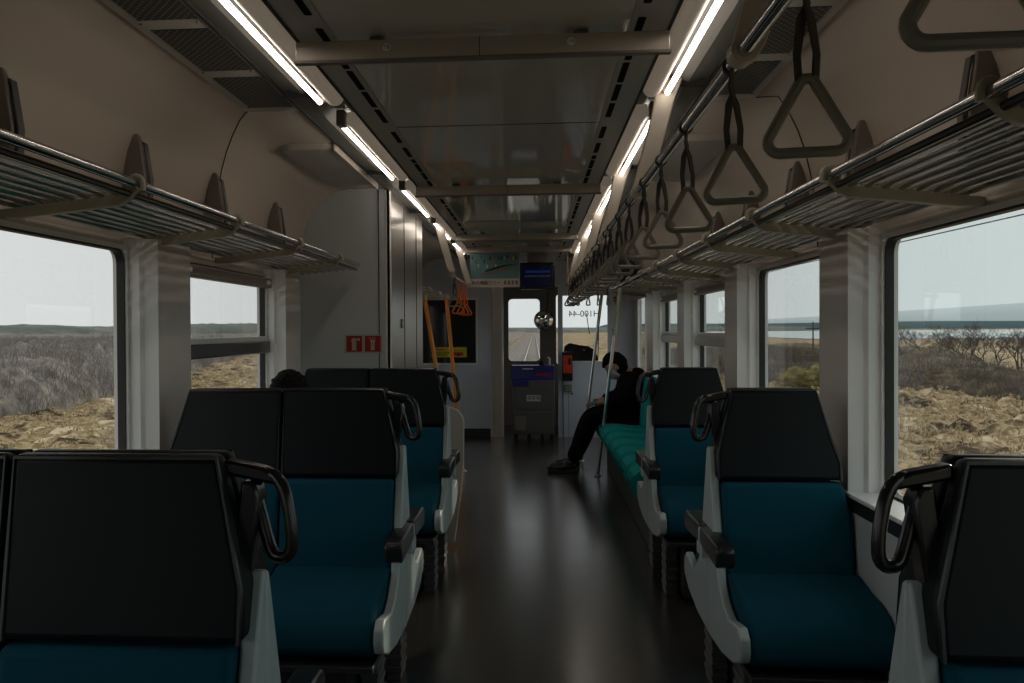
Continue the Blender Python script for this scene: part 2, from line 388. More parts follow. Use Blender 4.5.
for k,(a,b) in enumerate(openR): window(n,1,a,b,k in(6,7)); n+=1

struct(MB().box(-XO,XO,Y0-0.05,Y0,0,2.2),'wall_rear','lower',smooth=False)
# ceiling centre panels, glossy, with joints
struct(MB().box(-0.50,0.50,Y0,YE,2.08,2.20),'ceiling','ceil',smooth=False)
seams=[3.765+1.67*k for k in range(-5,5)]
g=MB()
for yy in seams: g.box(-0.50,0.50,yy,yy+0.006,2.0785,2.081)
struct(g,'trim_ceiling_joint','groove',smooth=False)
for sgn,side in ((-1,'left'),(1,'right')):
    o=struct(MB().box(sgn*0.395,sgn*0.50,Y0,YE,2.076,2.0795),'trim_diffuser_'+side,'trim',smooth=False)
    c=Vector(o.location)
    # air slots, four to a panel
    for s0 in seams:
        for a,b in ((-1.265,-1.035),(-0.97,-0.87),(-0.845,-0.61),(-0.585,-0.36),(-0.325,-0.10),(0.06,0.30)):
            if Y0<s0+a<YE-0.5 and (b-a)<0.6:
                if a>0: continue
                MB().prism(rrect(sgn*0.4215-0.0105,sgn*0.4215+0.0105,s0+a,s0+b,0.006,2),'z',2.0755,2.0785).build('air_slot','slot',parent=o,off=-c,smooth=False)
        MB().prism(rrect(sgn*0.4215-0.0105,sgn*0.4215+0.0105,s0+0.07,s0+0.30,0.006,2),'z',2.0755,2.0785).build('air_slot','slot',parent=o,off=-c,smooth=False) if s0+0.3<YE-0.5 else None
    # light trough
    t=MB().prism([(sgn*0.50,2.08),(sgn*0.505,2.12),(sgn*0.61,2.125),(sgn*0.66,2.105),(sgn*0.735,2.125),(sgn*0.74,2.2),(sgn*0.50,2.2)],'y',Y0,YE)
    struct(t,'ceiling_trough_'+side,'flange')
    g=MB().box(sgn*0.498,sgn*0.506,Y0,YE,2.072,2.08).box(sgn*0.736,sgn*0.745,Y0,YE,2.118,2.13)
    struct(g,'trim_groove_'+side,'groove',smooth=False)
# LED fixtures
spans=[(-0.2,1.28),(1.98,3.25),(3.62,4.93),(5.30,6.60),(6.97,8.27),(8.64,9.94)]
def light(sgn,a,b,label):
    t=thing('ceiling_light',label,'ceiling light',(sgn*0.575,(a+b)/2,2.06),'linear ceiling lights')
    c=-Vector(t.location)
    cov=[(sgn*x,z) for x,z in [(0.507,2.11)]+[(0.538+0.030*math.cos(rad(q)),2.078+0.026*math.sin(rad(q))) for q in range(180,361,20)]+[(0.562,2.11)]]
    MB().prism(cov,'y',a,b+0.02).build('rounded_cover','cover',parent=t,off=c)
    MB().prism(arc(sgn*0.586,2.062,0.0088,0,345,12),'y',a+0.03,b).build('light_tube','tube',parent=t,off=c)
    MB().box(sgn*0.568,sgn*0.602,a-0.03,a+0.03,2.055,2.115).build('end_cap','hook',parent=t,off=c,bevel=0.006)
    MB().box(sgn*0.568,sgn*0.602,b,b+0.03,2.062,2.115).build('end_cap','hook',parent=t,off=c,bevel=0.006)
    MB().box(sgn*0.507,sgn*0.73,b+0.05,b+0.062,2.095,2.118).build('joint_strip','groove',parent=t,off=c,smooth=False)
    return t
nm=['overhead beside the camera','nearest of its row in view','second of its row','third of its row','fourth of its row','last and farthest of its row']
for i,(a,b) in enumerate(spans):
    if i==0: continue
    for sgn,sd in ((-1,'left'),(1,'right')):
        light(sgn,a,b,'white linear ceiling light on the %s of the aisle, %s'%(sd,nm[i]))
# perforated grilles
def grille(sgn,y0,label):
    t=thing('ceiling_grille',label,'air grille',(sgn*0.85,y0,ZC-0.006),'perforated ceiling grilles')
    c=-Vector(t.location)
    MB().box(sgn*0.745,sgn*0.955,y0,y0+1.62,ZC-0.006,ZC+0.002).build('panel','trim',parent=t,off=c,bevel=0.001)
    for k in range(3):
        a=y0+0.08+k*0.515
        MB().box(sgn*0.757,sgn*0.925,a,a+0.43,ZC-0.0075,ZC-0.005).build('perforated_plate','perf',parent=t,off=c,smooth=False)
    for k in range(4):
        for q in (0.77,0.93): MB().lathe([(0.005,ZC-0.009),(0.005,ZC-0.005)],(sgn*q,y0+0.04+k*0.5,0),8).build('screw','hook',parent=t,off=c)
for sgn,sd in ((-1,'left'),(1,'right')):
    grille(sgn,2.02,'perforated beige ceiling grille above the %s luggage rack, nearest'%sd)
# long lowered service hatches beyond the grilles
def hatch(sgn,a,b,label):
    t=thing('ceiling_hatch',label,'ceiling hatch',(sgn*0.88,(a+b)/2,ZC-0.03),'ceiling service hatches')
    c=-Vector(t.location)
    pl=rrect(min(sgn*0.765,sgn*1.01),max(sgn*0.765,sgn*1.01),a,b,0.05,4)
    MB().prism(pl,'z',ZC-0.03,ZC+0.005).build('panel','trim',parent=t,off=c,bevel=0.006)
    MB().box(sgn*0.752,sgn*0.764,a,b,ZC-0.036,ZC+0.005).build('edge_rail','bar',parent=t,off=c,bevel=0.003)
hatch(-1,4.30,5.50,'lowered beige ceiling hatch in front of the toilet compartment')
hatch(1,4.30,5.50,'lowered beige ceiling hatch above the right luggage rack')
# crossbars that carry hanging posters
def crossbar(y,label,stick):
    t=thing('poster_rail',label,'poster rail',(0,y,2.01),'cross rails under the ceiling')
    c=-Vector(t.location)
    MB().box(-0.50,0.50,y-0.012,y+0.012,2.010,2.062).build('rail','bar',parent=t,off=c,bevel=0.003)
    MB().box(-0.504,0.504,y-0.014,y+0.014,2.004,2.011).build('lower_lip','hook',parent=t,off=c)
    for x in (-0.28,0.27): MB().box(x-0.02,x+0.02,y+0.008,y+0.05,2.035,2.077).build('bracket','hook',parent=t,off=c,bevel=0.003)
    MB().box(-0.001,0.001,y-0.0135,y-0.011,2.011,2.061).build('joint','groove',parent=t,off=c)
    if stick:
        for x,s_ in ((-0.25,'TB'),(0.243,'118')):
            st=MB().lathe([(0.0105,y-0.0135),(0.0105,y-0.0118)],(x,0,2.04),20,'y').build('sticker','litreturn_sticker',parent=t,off=c)
            text('lettering',s_,'ink',st,0.0145 if len(s_)<3 else 0.011,(x,y-0.0145,2.04),(PI/2,0,0),ext=0.0004)
crossbar(2.58,'beige cross rail under the ceiling, nearest, with two small round stickers',True)
crossbar(5.23,'beige cross rail under the ceiling, second from the camera',False)
crossbar(7.90,'beige cross rail under the ceiling, third from the camera',False)
crossbar(9.15,'short-looking beige cross rail just in front of the poster and screen',False)

# ------------------------------------------------------------------ luggage racks
def rack(sgn,yb,ye,label):
    t=thing('luggage_rack',label,'luggage rack',(sgn*1.08,0,1.60))
    c=-Vector(t.location)
    ys=[y for y in yb]
    MB().tube([(sgn*0.889,Y0+0.1,1.664),(sgn*0.889,ye,1.664)],0.0125,12).build('front_rail','chrome',parent=t,off=c)
    MB().tube([(sgn*0.905,Y0+0.1,1.638),(sgn*0.905,ye,1.638)],0.009,10).build('lower_rail','black',parent=t,off=c)
    for k in range(8):
        x=0.935+0.041*k; z=1.640-0.0035*k
        MB().tube([(sgn*x,Y0+0.1,z),(sgn*x,ye,z)],0.0085,8).build('rod','rackrod',parent=t,off=c)
    for y in ys:
        pl=[(0.878,1.650),(0.905,1.622),(0.93,1.608),(1.20,1.578),(1.262,1.580),(1.262,1.602),(1.22,1.606),(0.945,1.640),(0.92,1.646),(0.90,1.655)]
        MB().prism([(sgn*a,b) for a,b in pl],'y',y-0.011,y+0.011).build('bracket','rackbr',parent=t,off=c,bevel=0.003)
        hk=[(sgn*(0.889+0.019*math.cos(rad(q))),y,1.664+0.019*math.sin(rad(q))) for q in range(-90 if sgn>0 else -90,181,30)] if sgn>0 else [(-(0.889+0.019*math.cos(rad(q))),y,1.664+0.019*math.sin(rad(q))) for q in range(-90,181,30)]
        MB().tube(hk+[(sgn*0.87,y,1.648)],0.0085,8).build('rail_clip','rackbr',parent=t,off=c)
rack(-1,[0.70,1.56,2.42,3.28,4.14,5.02],5.60,'tubular steel luggage rack along the left wall')
rack(1,[0.79,1.65,2.51,3.37,4.23,5.09,5.95,6.81,7.67,8.53,9.3],9.3,'tubular steel luggage rack along the right wall')
# upright bracket plates standing out from the wall above the racks
def bracket_plate(sgn,y,label):
    t=thing('wall_bracket',label,'bracket',(sgn*1.24,y,1.62),'bracket plates above the luggage racks')
    c=-Vector(t.location)
    pl=[(1.262,1.62),(1.258,1.80),(1.240,1.90),(1.225,1.950),(1.200,1.955),(1.190,1.93),(1.172,1.80),(1.172,1.62)]
    MB().prism([(sgn*a,b) for a,b in pl],'y',y-0.012,y+0.012).build('plate','hook',parent=t,off=c,bevel=0.006)
    hk=[(1.172,1.70),(1.168,1.80),(1.182,1.91),(1.190,1.928),(1.180,1.925),(1.160,1.80),(1.164,1.70)]
    MB().prism([(sgn*a,b) for a,b in hk],'y',y-0.004,y+0.030).build('folding_hook','base',parent=t,off=c,bevel=0.003)
for y,w_ in ((2.34,'nearest and cut by the picture edge'),(3.18,'second from the camera'),(3.99,'third from the camera'),(4.95,'last before the compartment')):
    bracket_plate(-1,y,'brown-grey plate above the left rack, '+w_)
for y,w_ in ((2.40,'nearest'),(3.25,'second'),(4.02,'third'),(4.85,'fourth'),(5.7,'fifth')):
    bracket_plate(1,y,'brown-grey plate above the right rack, %s from the camera'%w_)

# ------------------------------------------------------------------ box seats
def vfront(z): return 0.042+(1.079-z)*0.165
def make_seat(sgn,face,name,label,cat,group,grip):
    """u from the aisle edge to the wall, v from the shared back plane to the knees"""
    t=thing(name,label,cat,(0,0,0),group)
    nseat=2 if sgn<0 else 1
    Wd=0.405 if nseat==2 else 0.40
    def mp(u,v,z): return (sgn*u,face*v,z)
    def slab(poly,m,nm,back=0.004,b=0.012,extra=0.0,par=t):
        f=[mp(u,vfront(z)+extra,z) for u,z in poly]; k=[mp(u,back,z) for u,z in poly]
        return MB().loft(f,k).build(nm,m,parent=par,bevel=b,seg=3)
    for s in range(nseat):
        u0=s*Wd; u1=u0+Wd
        aisle=(s==0); wallside=(s==nseat-1)
        ea=0.05 if sgn<0 else 0.055; ew=0.072 if sgn<0 else 0.068
        L=[(u0+0.002,0.785),(u0+0.002,0.87),(u0+(ea if aisle else 0.002),1.079)]
        Rr=[(u1-(ew if wallside else 0.002),1.079),(u1-0.028 if wallside else u1-0.002,0.92),(u1-0.002,0.84),(u1-0.002,0.785)]
        hp=slab(L+Rr,'vinyl','headrest_cover',b=0.014)
        # glossy raised piping along the edge
        pts=[mp(u+(0.006 if i<3 else -0.006),vfront(z)-0.002,z-(0.006 if z>1.07 else 0)) for i,(u,z) in enumerate(L+Rr)]
        MB().tube(pts,0.005,6).build('piping','vinyl2',parent=hp)
        q=[(u0+0.018 if aisle else u0+0.003,0.44),(u0+0.018 if aisle else u0+0.003,0.778),(u1-0.004,0.778),(u1+(0.022 if wallside else -0.003),0.66),(u1+(0.022 if wallside else -0.003),0.50),(u1-0.004,0.44)]
        slab(q,'teal','backrest_pad',back=0.03,b=0.016,extra=0.004)
        # cushion: side profile extruded
        cp=[(0.10,0.32),(0.10,0.485),(0.16,0.500),(0.27,0.478),(0.36,0.468),(0.43,0.450),(0.475,0.415),(0.50,0.365),(0.497,0.33),(0.47,0.31)]
        MB().loft([mp(u0+(0.02 if aisle else 0.003),v,z) for v,z in cp],[mp(u1+(0.03 if wallside else -0.003),v,z) for v,z in cp]).build('cushion','teal',parent=t,bevel=0.012,seg=2)
    Wt=nseat*Wd
    # aisle side panel
    sp=[(0.002,0.26),(0.002,0.885),(0.018,0.88),(0.045,0.80),(0.085,0.68),(0.125,0.55),(0.17,0.48),(0.25,0.425),(0.33,0.402),(0.41,0.415),(0.47,0.422),(0.505,0.40),(0.513,0.36),(0.50,0.33),(0.40,0.295),(0.22,0.268)]
    MB().loft([mp(-0.014,v,z) for v,z in sp],[mp(0.016,v,z) for v,z in sp]).build('side_panel','shell',parent=t,bevel=0.006,seg=2)
    # armrest
    ap=[(0.01,0.560),(0.01,0.620),(0.29,0.617),(0.312,0.602),(0.312,0.557),(0.295,0.548)]
    MB().loft([mp(-0.043,v,z) for v,z in ap],[mp(0.014,v,z) for v,z in ap]).build('armrest','arm',parent=t,bevel=0.007,seg=2)
    sb=[(0.002,0.52),(0.002,0.612),(0.05,0.612),(0.05,0.52)]
    MB().loft([mp(-0.042,v,z) for v,z in sb],[mp(-0.012,v,z) for v,z in sb]).build('armrest_mount','shell',parent=t,bevel=0.004)
    # base and foot
    b0=mp(0.10,0.03,0.0); b1=mp(Wt+0.005,0.46,0.0)
    MB().box(b0[0],b1[0],b0[1],b1[1],0.02,0.285).build('heater_box','base',parent=t,bevel=0.008)
    fb=MB(); a=mp(0.035,0.19,0); b=mp(0.085,0.33,0); fb.box(a[0],b[0],a[1],b[1],0.0,0.285)
    for k in range(6):
        a=mp(0.031,0.185,0); b=mp(0.089,0.336,0); fb.box(a[0],b[0],a[1],b[1],0.03+k*0.042,0.048+k*0.042)
    fb.build('leg','foot',parent=t,bevel=0.002)
    a=mp(0.02,0.05,0); b=mp(Wt-0.005,0.50,0)
    MB().box(a[0],b[0],a[1],b[1],0.268,0.288).build('seat_frame','base',parent=t,bevel=0.003)
    if grip:
        # arm reaching out to the aisle, flat loop beside the backrest and the round hand loop
        hs=[mp(0.05,-0.012,1.045),mp(0.05,-0.012,1.070),mp(-0.015,-0.012,1.057),mp(-0.04,-0.012,1.045),mp(-0.035,-0.012,1.028)]
        hb=[(x,y+face*0.036,z) for x,y,z in hs]
        MB().loft(hs,hb).build('grip_arm','black',parent=t,bevel=0.006)
        ring=[(0.000,1.028),(-0.020,1.046),(-0.042,1.042),(-0.058,1.022),(-0.068,0.990),(-0.074,0.950),(-0.072,0.915),(-0.062,0.896),(-0.046,0.892),(-0.034,0.905),(-0.026,0.935),(-0.014,0.975),(-0.002,1.010)]
        # subdivide for a smooth loop
        pts=[]
        m=len(ring)
        for i in range(m):
            p0,p1,p2,p3=[Vector(ring[(i+d)%m]) for d in (-1,0,1,2)]
            for tt in (0,0.5):
                q=0.5*((2*p1)+(p2-p0)*tt+(2*p0-5*p1+4*p2-p3)*tt*tt+(3*p1-p0-3*p2+p3)*tt**3)
                pts.append(mp(q.x*0.92+0.004,0.012-(q.x+0.03)*0.35,0.94+(q.y-0.94)*(1.0 if q.y>0.94 else 0.62)))
        MB().tube(pts,0.0108,12,closed=True).build('grip_handle','black',parent=t)
        pl=[(0.030,1.035),(0.008,1.035),(-0.002,1.010),(0.006,0.95),(0.016,0.885),(0.028,0.868),(0.040,0.875),(0.045,0.93)]
        MB().loft([mp(u-0.010,-0.022,z) for u,z in pl],[mp(u-0.010,0.030,z) for u,z in pl]).build('grip_plate','black',parent=t,bevel=0.006)
    return t
xa={1:0.73,-1:-0.315}
cent=[1.55,3.27,4.99]
rows=['nearest row','middle row','farthest row']
protos={}
for sgn in (-1,1):
    for face in (-1,1):
        for i,yc in enumerate(cent):
            if sgn<0:
                cat='double seat'; nm='double_train_seat'; g='double box seats on the left'
                lb='double seat left of the aisle, %s, '%rows[i]
            else:
                cat='single seat'; nm='single_train_seat'; g='single box seats on the right'
                lb='single seat right of the aisle, %s, '%rows[i]
            lb+='facing the camera' if face<0 else 'turned away from the camera'
            key=(sgn,face)
            if key not in protos:
                o=protos[key]=make_seat(sgn,face,nm,lb,cat,g,face<0)
            else: o=copy_tree(protos[key])
            o['label']=lb
            o.location=(xa[sgn],yc,0)

# ------------------------------------------------------------------ vestibule, cab and compartment shell
comp=MB().box(-1.27,-0.72,5.72,7.40,0.0,2.13)
o=struct(comp,'wall_compartment',['lower','steel'],smooth=False)
for f in o.data.polygons:
    if f.normal.x>0.9: f.material_index=1
struct(MB().prism(arc(-0.735,5.735,0.022,90,270,6)+[(-0.72,5.713)]+arc(-0.735,5.735,0.022,270,360,4),'z',0,2.13),'trim_compartment_corner','white')
g=MB().box(-0.7205,-0.717,6.35,6.356,0,2.1).box(-0.7205,-0.717,7.0,7.006,0,2.1).box(-0.79,-0.785,5.715,5.72,0,2.12)
struct(g,'trim_compartment_joint','groove',smooth=False)
pl=thing('latch_plate','small grey latch plate on the steel side of the toilet compartment','latch',(-0.716,6.22,1.32))
MB().box(-0.004,0.003,-0.05,0.05,-0.03,0.03).build('plate','hook',parent=pl,bevel=0.002)
MB().box(0.003,0.006,-0.02,0.02,-0.012,0.012).build('slot_cover','steel',parent=pl,bevel=0.001)
# side walls beyond the windows
mb=MB()
mb.box(-1.36,-1.30,7.40,8.5,0,2.2).box(-1.36,-1.30,9.7,12.9,0,2.2).box(-1.36,-1.30,8.5,9.7,0,0.75).box(-1.36,-1.30,8.5,9.7,1.70,2.2)
struct(mb,'wall_vestibule_left','lower',smooth=False)
mb=MB()
mb.box(1.30,1.36,8.9,9.5,0,2.2).box(1.30,1.36,11.1,12.9,0,2.2).box(1.30,1.36,9.5,11.1,0,0.6).box(1.30,1.36,9.5,11.1,1.62,2.2).box(1.27,1.36,8.9,8.93,0,1.6)
struct(mb,'wall_vestibule_right','lower',smooth=False)
struct(MB().box(-1.36,1.36,YE,YF,2.13,2.2),'ceiling_cab','cabwall',smooth=False)
d=struct(MB().box(-1.335,-1.30,8.52,9.68,0.0,0.76).box(-1.335,-1.30,8.52,9.68,1.69,2.05),'door_added_1','white',smooth=False)  # glazed left door, mostly unseen, added to bring light into the vestibule
MB().box(-1.325,-1.32,8.5,9.7,0.75,1.70).build('glass','glass',parent=d,off=-Vector(d.location),smooth=False)
d=struct(MB().box(1.31,1.335,9.5,9.56,0.6,1.62).box(1.31,1.335,11.04,11.1,0.6,1.62).box(1.31,1.335,10.27,10.33,0.6,1.62),'door_2','white',smooth=False)  # glazed opening made wider to let more light reach the cab end
MB().box(1.322,1.326,9.52,11.08,0.6,1.62).build('glass','glass',parent=d,off=-Vector(d.location),smooth=False)
# end partition
mb=MB()
mb.box(-1.30,-1.19,11.40,11.44,0,2.13).box(-0.55,-0.36,11.40,11.44,0,2.13).box(-1.19,-0.55,11.40,11.44,0,0.88).box(-1.19,-0.55,11.40,11.44,1.63,2.13)
mb.box(-0.36,1.30,11.40,11.44,1.78,2.13).box(0.42,0.475,11.38,11.46,0,1.78).box(1.0,1.30,11.40,11.44,0,1.78).box(0.475,1.0,11.40,11.44,1.67,1.78)
struct(mb,'wall_end','panel',smooth=False)
struct(MB().box(-0.36,0.475,11.372,11.40,1.78,1.80).box(-0.245,-0.225,11.37,11.46,0,1.78),'door_3','white',smooth=False)
struct(MB().box(-0.36,-0.335,11.38,11.42,0,1.78).box(-0.335,-0.245,11.41,11.43,0,1.78),'trim_dark_door_edge','steel',smooth=False)
struct(MB().box(-1.30,-0.38,11.385,11.40,0,0.10),'baseboard_end','base',smooth=False)
cw=struct(MB().box(-1.215,-1.19,11.388,11.41,0.855,1.655).box(-0.55,-0.525,11.388,11.41,0.855,1.655).box(-1.19,-0.55,11.388,11.41,0.855,0.88).box(-1.19,-0.55,11.388,11.41,1.63,1.655),'window_21','white',smooth=False)
MB().box(-1.19,-0.55,11.408,11.42,0.88,1.63).build('dark_pane','darkglass',parent=cw,off=-Vector(cw.location),smooth=False)
st=tag(MB().box(-1.08,-0.66,11.400,11.404,0.95,1.07).build('warning_sticker','yellow',smooth=False),'long yellow sticker across the dark cab window','sticker')
q=MB()
for k in range(9): q.box(-0.19+0.012*k*1.3,-0.182+0.012*k*1.3,-0.0032,-0.0022,0.085,0.10)
q.box(-0.19,0.17,-0.0032,-0.0022,0.073,0.076).box(-0.19,0.02,-0.0032,-0.0022,0.045,0.055).box(-0.19,-0.03,-0.0032,-0.0022,0.02,0.03)
q.build('print_lines','ink',parent=st,smooth=False)
MB().prism(rrect(0.05,0.17,0.015,0.06,0.008,3),'y',-0.0032,-0.0022).build('red_patch','orangered',parent=st,smooth=False)
MB().prism(rrect(0.09,0.13,0.015,0.045,0.008,3),'y',-0.0042,-0.0032).build('blue_patch','blue',parent=st,smooth=False)
# half-height cabinet beside the cab
cb=tag(MB().box(0.478,0.998,11.36,11.399,0,0.885).build('cab_cabinet','panel',bevel=0.004),'lavender-grey half-height cab panel behind the sitting person','cab panel')
MB().box(-0.262,0.262,-0.024,0.019,0.885,0.90).build('top_edge','white',parent=cb,bevel=0.003)
MB().box(-0.20,-0.196,-0.021,-0.0195,0.02,0.55).build('door_joint','groove',parent=cb,smooth=False)
MB().lathe([(0.012,-0.027),(0.012,-0.019)],(-0.16,0,0.52),12,'y').build('lock','base',parent=cb)
# front wall of the cab
def wall_with_holes(y0,y1,x0,x1,z0,z1,holes,name,m):
    """vertical strips, each hole a rounded rectangle frame"""
    mb=MB(); xs=[x0]
    for h in holes: xs+=[h[0],h[1]]
    xs.append(x1)
    for a,b in zip(xs[::2],xs[1::2]): mb.box(a,b,y0,y1,z0,z1)
    for a,b,c,d_ in holes:
        mb.box(a,b,y0,y1,z0,c).box(a,b,y0,y1,d_,z1)
        # corner fillets
        r=0.05
        for cx_,cz_,a0 in ((a+r,c+r,180),(b-r,c+r,270),(b-r,d_-r,0),(a+r,d_-r,90)):
            ar=arc(cx_,cz_,r,a0,a0+90,4); cn=(a if a0 in(180,90) else b, c if a0 in(180,270) else d_)
            mb.prism(ar+[cn],'y',y0+0.001,y1-0.001)
    return struct(mb,name,m,smooth=False)
fw=wall_with_holes(12.80,12.86,-1.36,1.36,0,2.2,[(-0.20,0.215,0.855,1.68),(0.43,1.22,0.80,1.74)],'wall_front','cabwall')
gl=struct(MB().box(-0.24,0.25,12.825,12.83,0.82,1.72),'window_22','glass',smooth=False)
gl=struct(MB().box(0.40,1.25,12.825,12.83,0.77,1.78),'window_23','glass',smooth=False)
nb=text('car_number','H100-44','ink',None,0.115,(0.80,12.88,1.475),(PI/2,0,0),sx=-1.0)
tag(nb,'dark car number on the right windscreen, seen mirrored from inside','lettering')
# wipers
for (a,b,c,d_,lb) in ((0.60,0.95,0.62,1.40,'left'),(0.86,0.95,0.85,1.36,'right')):
    pass
wp=thing('windscreen_wiper','thin black wiper across the right windscreen','wiper',(0.98,12.90,0.80))
MB().tube([(0,0,0),(0.02,0.0,0.66)],0.007,6).build('arm','black',parent=wp)
MB().box(-0.055,-0.045,-0.006,0.006,0.42,0.70).xf(Matrix.Rotation(rad(-8),4,'Y')).build('blade','black',parent=wp)
# fare box
fb=thing('fare_box','tall grey fare box with a blue top standing in the cab doorway','fare box',(0.125,11.15,0))
MB().box(-0.245,0.245,-0.15,0.18,0.075,0.70).build('cabinet','farebox',parent=fb,bevel=0.008)
MB().box(-0.20,0.20,-0.156,-0.149,0.36,0.62).build('front_door','farebox',parent=fb,bevel=0.004)
MB().box(-0.225,0.225,-0.158,-0.149,0.10,0.33).build('lower_door','farebox',parent=fb,bevel=0.004)
MB().loft([(-0.25,-0.155,0.70),(0.25,-0.155,0.70),(0.25,0.185,0.70),(-0.25,0.185,0.70)],[(-0.25,-0.10,0.86),(0.25,-0.10,0.86),(0.25,0.185,0.86),(-0.25,0.185,0.86)]).build('coin_tray','blue',parent=fb,bevel=0.008)
MB().box(-0.23,-0.05,-0.16,-0.15,0.62,0.70).build('ticket_slot','blue',parent=fb,bevel=0.004)
MB().box(0.03,0.21,-0.142,-0.132,0.745,0.775).xf(Matrix.Identity(4)).build('red_strip','red',parent=fb)
MB().box(-0.12,0.0,-0.115,-0.105,0.80,0.83).build('receipt','paper',parent=fb)
MB().box(-0.21,-0.09,-0.165,-0.157,0.12,0.28).build('return_cup','hook',parent=fb,bevel=0.01)
lab=MB().box(-0.075,0.085,-0.1605,-0.1555,0.455,0.525).build('name_plate','paper',parent=fb)
text('lettering','運賃箱','ink',lab,0.050,(0.005,-0.1615,0.49),(PI/2,0,0))
for x in (-0.20,-0.05,0.10,0.21): MB().box(x-0.02,x+0.02,-0.12,0.14,0,0.075).build('foot','black',parent=fb,bevel=0.003)
MB().tube([(0.19,0.05,0.86),(0.19,0.05,0.93),(0.17,0.02,0.95)],0.012,10).build('lever','white',parent=fb)
MB().lathe([(0.03,0),(0.034,0.02),(0.02,0.05)],(0.10,0.06,0.86),14).build('knob','arm',parent=fb)
# ticket machine on the post
tm=thing('ticket_machine','orange-red ticket machine on the post beside the fare box','ticket machine',(0.525,11.31,0.67))
MB().prism(rrect(-0.06,0.06,0.0,0.34,0.012,3),'y',-0.02,0.045).build('housing','black',parent=tm,bevel=0.003)
MB().box(-0.05,0.05,-0.03,-0.018,0.09,0.30).build('front_cover','orangered',parent=tm,bevel=0.004)
MB().box(0.01,0.042,-0.034,-0.028,0.19,0.27).build('display','black',parent=tm,bevel=0.002)
MB().box(-0.035,0.0,-0.034,-0.028,0.20,0.205).build('slot','black',parent=tm)
cr=thing('card_reader','small grey box on the cab panel under the orange-red machine','box',(0.53,11.335,0.54))
MB().prism(rrect(-0.045,0.045,0.0,0.085,0.01,3),'y',-0.02,0.02).build('housing','hook',parent=cr,bevel=0.003)
MB().box(-0.035,0.035,-0.023,-0.019,0.01,0.075).build('front','steel',parent=cr,bevel=0.002)
# round mirror
mi=thing('driver_mirror','round convex mirror hanging in front of the cab window','mirror',(0.25,11.02,1.38))
mb=MB(); mb.lathe([(0.108,0.012),(0.112,0.0),(0.108,-0.012),(0.10,-0.014)],(0,0,0),28,'y'); mb.build('rim','black',parent=mi)
mb=MB(); mb.lathe([(0.103,-0.013),(0.085,-0.024),(0.06,-0.033),(0.03,-0.038),(0.003,-0.04)],(0,0,0),28,'y'); mb.build('mirror_glass','mirror',parent=mi)
MB().tube([(0,0.02,0.0),(0.04,0.03,0.14),(0.05,0.36,0.40)],0.009,8).build('arm','black',parent=mi)
# fire equipment signs
sg=thing('fire_equipment_sign','pair of red square signs with fire extinguisher and torch symbols on the compartment wall','sign',(-0.88,5.717,1.197))
MB().box(-0.118,0.112,-0.003,0.0,-0.056,0.056).build('plate','signwhite',parent=sg,smooth=False)
for cx_ in (-0.059,0.053):
    MB().prism(rrect(cx_-0.048,cx_+0.048,-0.048,0.048,0.003,2),'y',-0.0045,-0.003).build('red_square','red',parent=sg,smooth=False)
e=MB()
e.prism([(-0.073,-0.040),(-0.047,-0.040),(-0.046,0.012),(-0.051,0.024),(-0.069,0.024),(-0.074,0.012)],'y',-0.0055,-0.0045)
e.prism([(-0.066,0.024),(-0.054,0.024),(-0.054,0.036),(-0.066,0.036)],'y',-0.0055,-0.0045)
e.prism([(-0.054,0.028),(-0.025,0.036),(-0.025,0.018),(-0.054,0.024)],'y',-0.0055,-0.0045)
e.prism([(-0.080,0.012),(-0.074,0.012),(-0.066,0.032),(-0.072,0.034)],'y',-0.0055,-0.0045)
e.build('extinguisher_symbol','signwhite',parent=sg,smooth=False)
e=MB()
e.prism([(0.041,-0.038),(0.065,-0.038),(0.064,0.010),(0.068,0.018),(0.068,0.024),(0.038,0.024),(0.038,0.018),(0.042,0.010)],'y',-0.0055,-0.0045)
for x in (0.037,0.051,0.066): e.prism([(x-0.002,0.027),(x+0.002,0.027),(x+0.002,0.040),(x-0.002,0.040)],'y',-0.0055,-0.0045)
e.build('torch_symbol','signwhite',parent=sg,smooth=False)
MB().box(0.0515,0.0545,-0.0062,-0.0055,-0.010,0.010).build('torch_switch','red',parent=sg,smooth=False)

# poster and screen above the aisle
po=thing('hanging_poster','pale blue illustrated poster hanging above the aisle, left of the dark screen','poster',(-0.25,9.6,1.70))
MB().box(-0.245,0.245,0.0,0.004,0.0,0.345).build('sheet','paper',parent=po,smooth=False)
MB().box(-0.243,0.243,-0.0015,0.0,0.085,0.343).build('picture','sky',parent=po,smooth=False)
tr=MB(); tr.prism([(-0.14,0.125),(-0.05,0.122),(0.10,0.155),(0.21,0.215),(0.24,0.235),(0.10,0.20),(-0.02,0.165),(-0.12,0.14)],'y',-0.003,-0.0015)
tr.build('swoosh_red','hook',parent=po,smooth=False)
tr=MB(); tr.prism([(-0.10,0.150),(0.0,0.175),(0.12,0.210),(0.21,0.232),(0.12,0.224),(0.0,0.198),(-0.09,0.168)],'y',-0.0035,-0.002)
tr.build('swoosh_dark','ink',parent=po,smooth=False)
rr=random.Random(3)
for i in range(16):
    x=-0.22+0.029*i; z=0.30-0.04*(i%3)+rr.uniform(-0.01,0.01)
    if x>0.05 and z<0.27: z=0.29
    mcol=['ink','orangered','yellow','dgreen','ink','paper'][i%6]
    MB().prism([(x-0.006,z-0.018),(x+0.006,z-0.018),(x+0.007,z+0.006),(x+0.003,z+0.014),(x-0.003,z+0.014),(x-0.007,z+0.006)],'y',-0.003,-0.0015).build('small_figure',mcol,parent=po,smooth=False)
text('caption','JR北海道フリー','ink',po,0.042,(-0.085,-0.002,0.042),(PI/2,0,0))
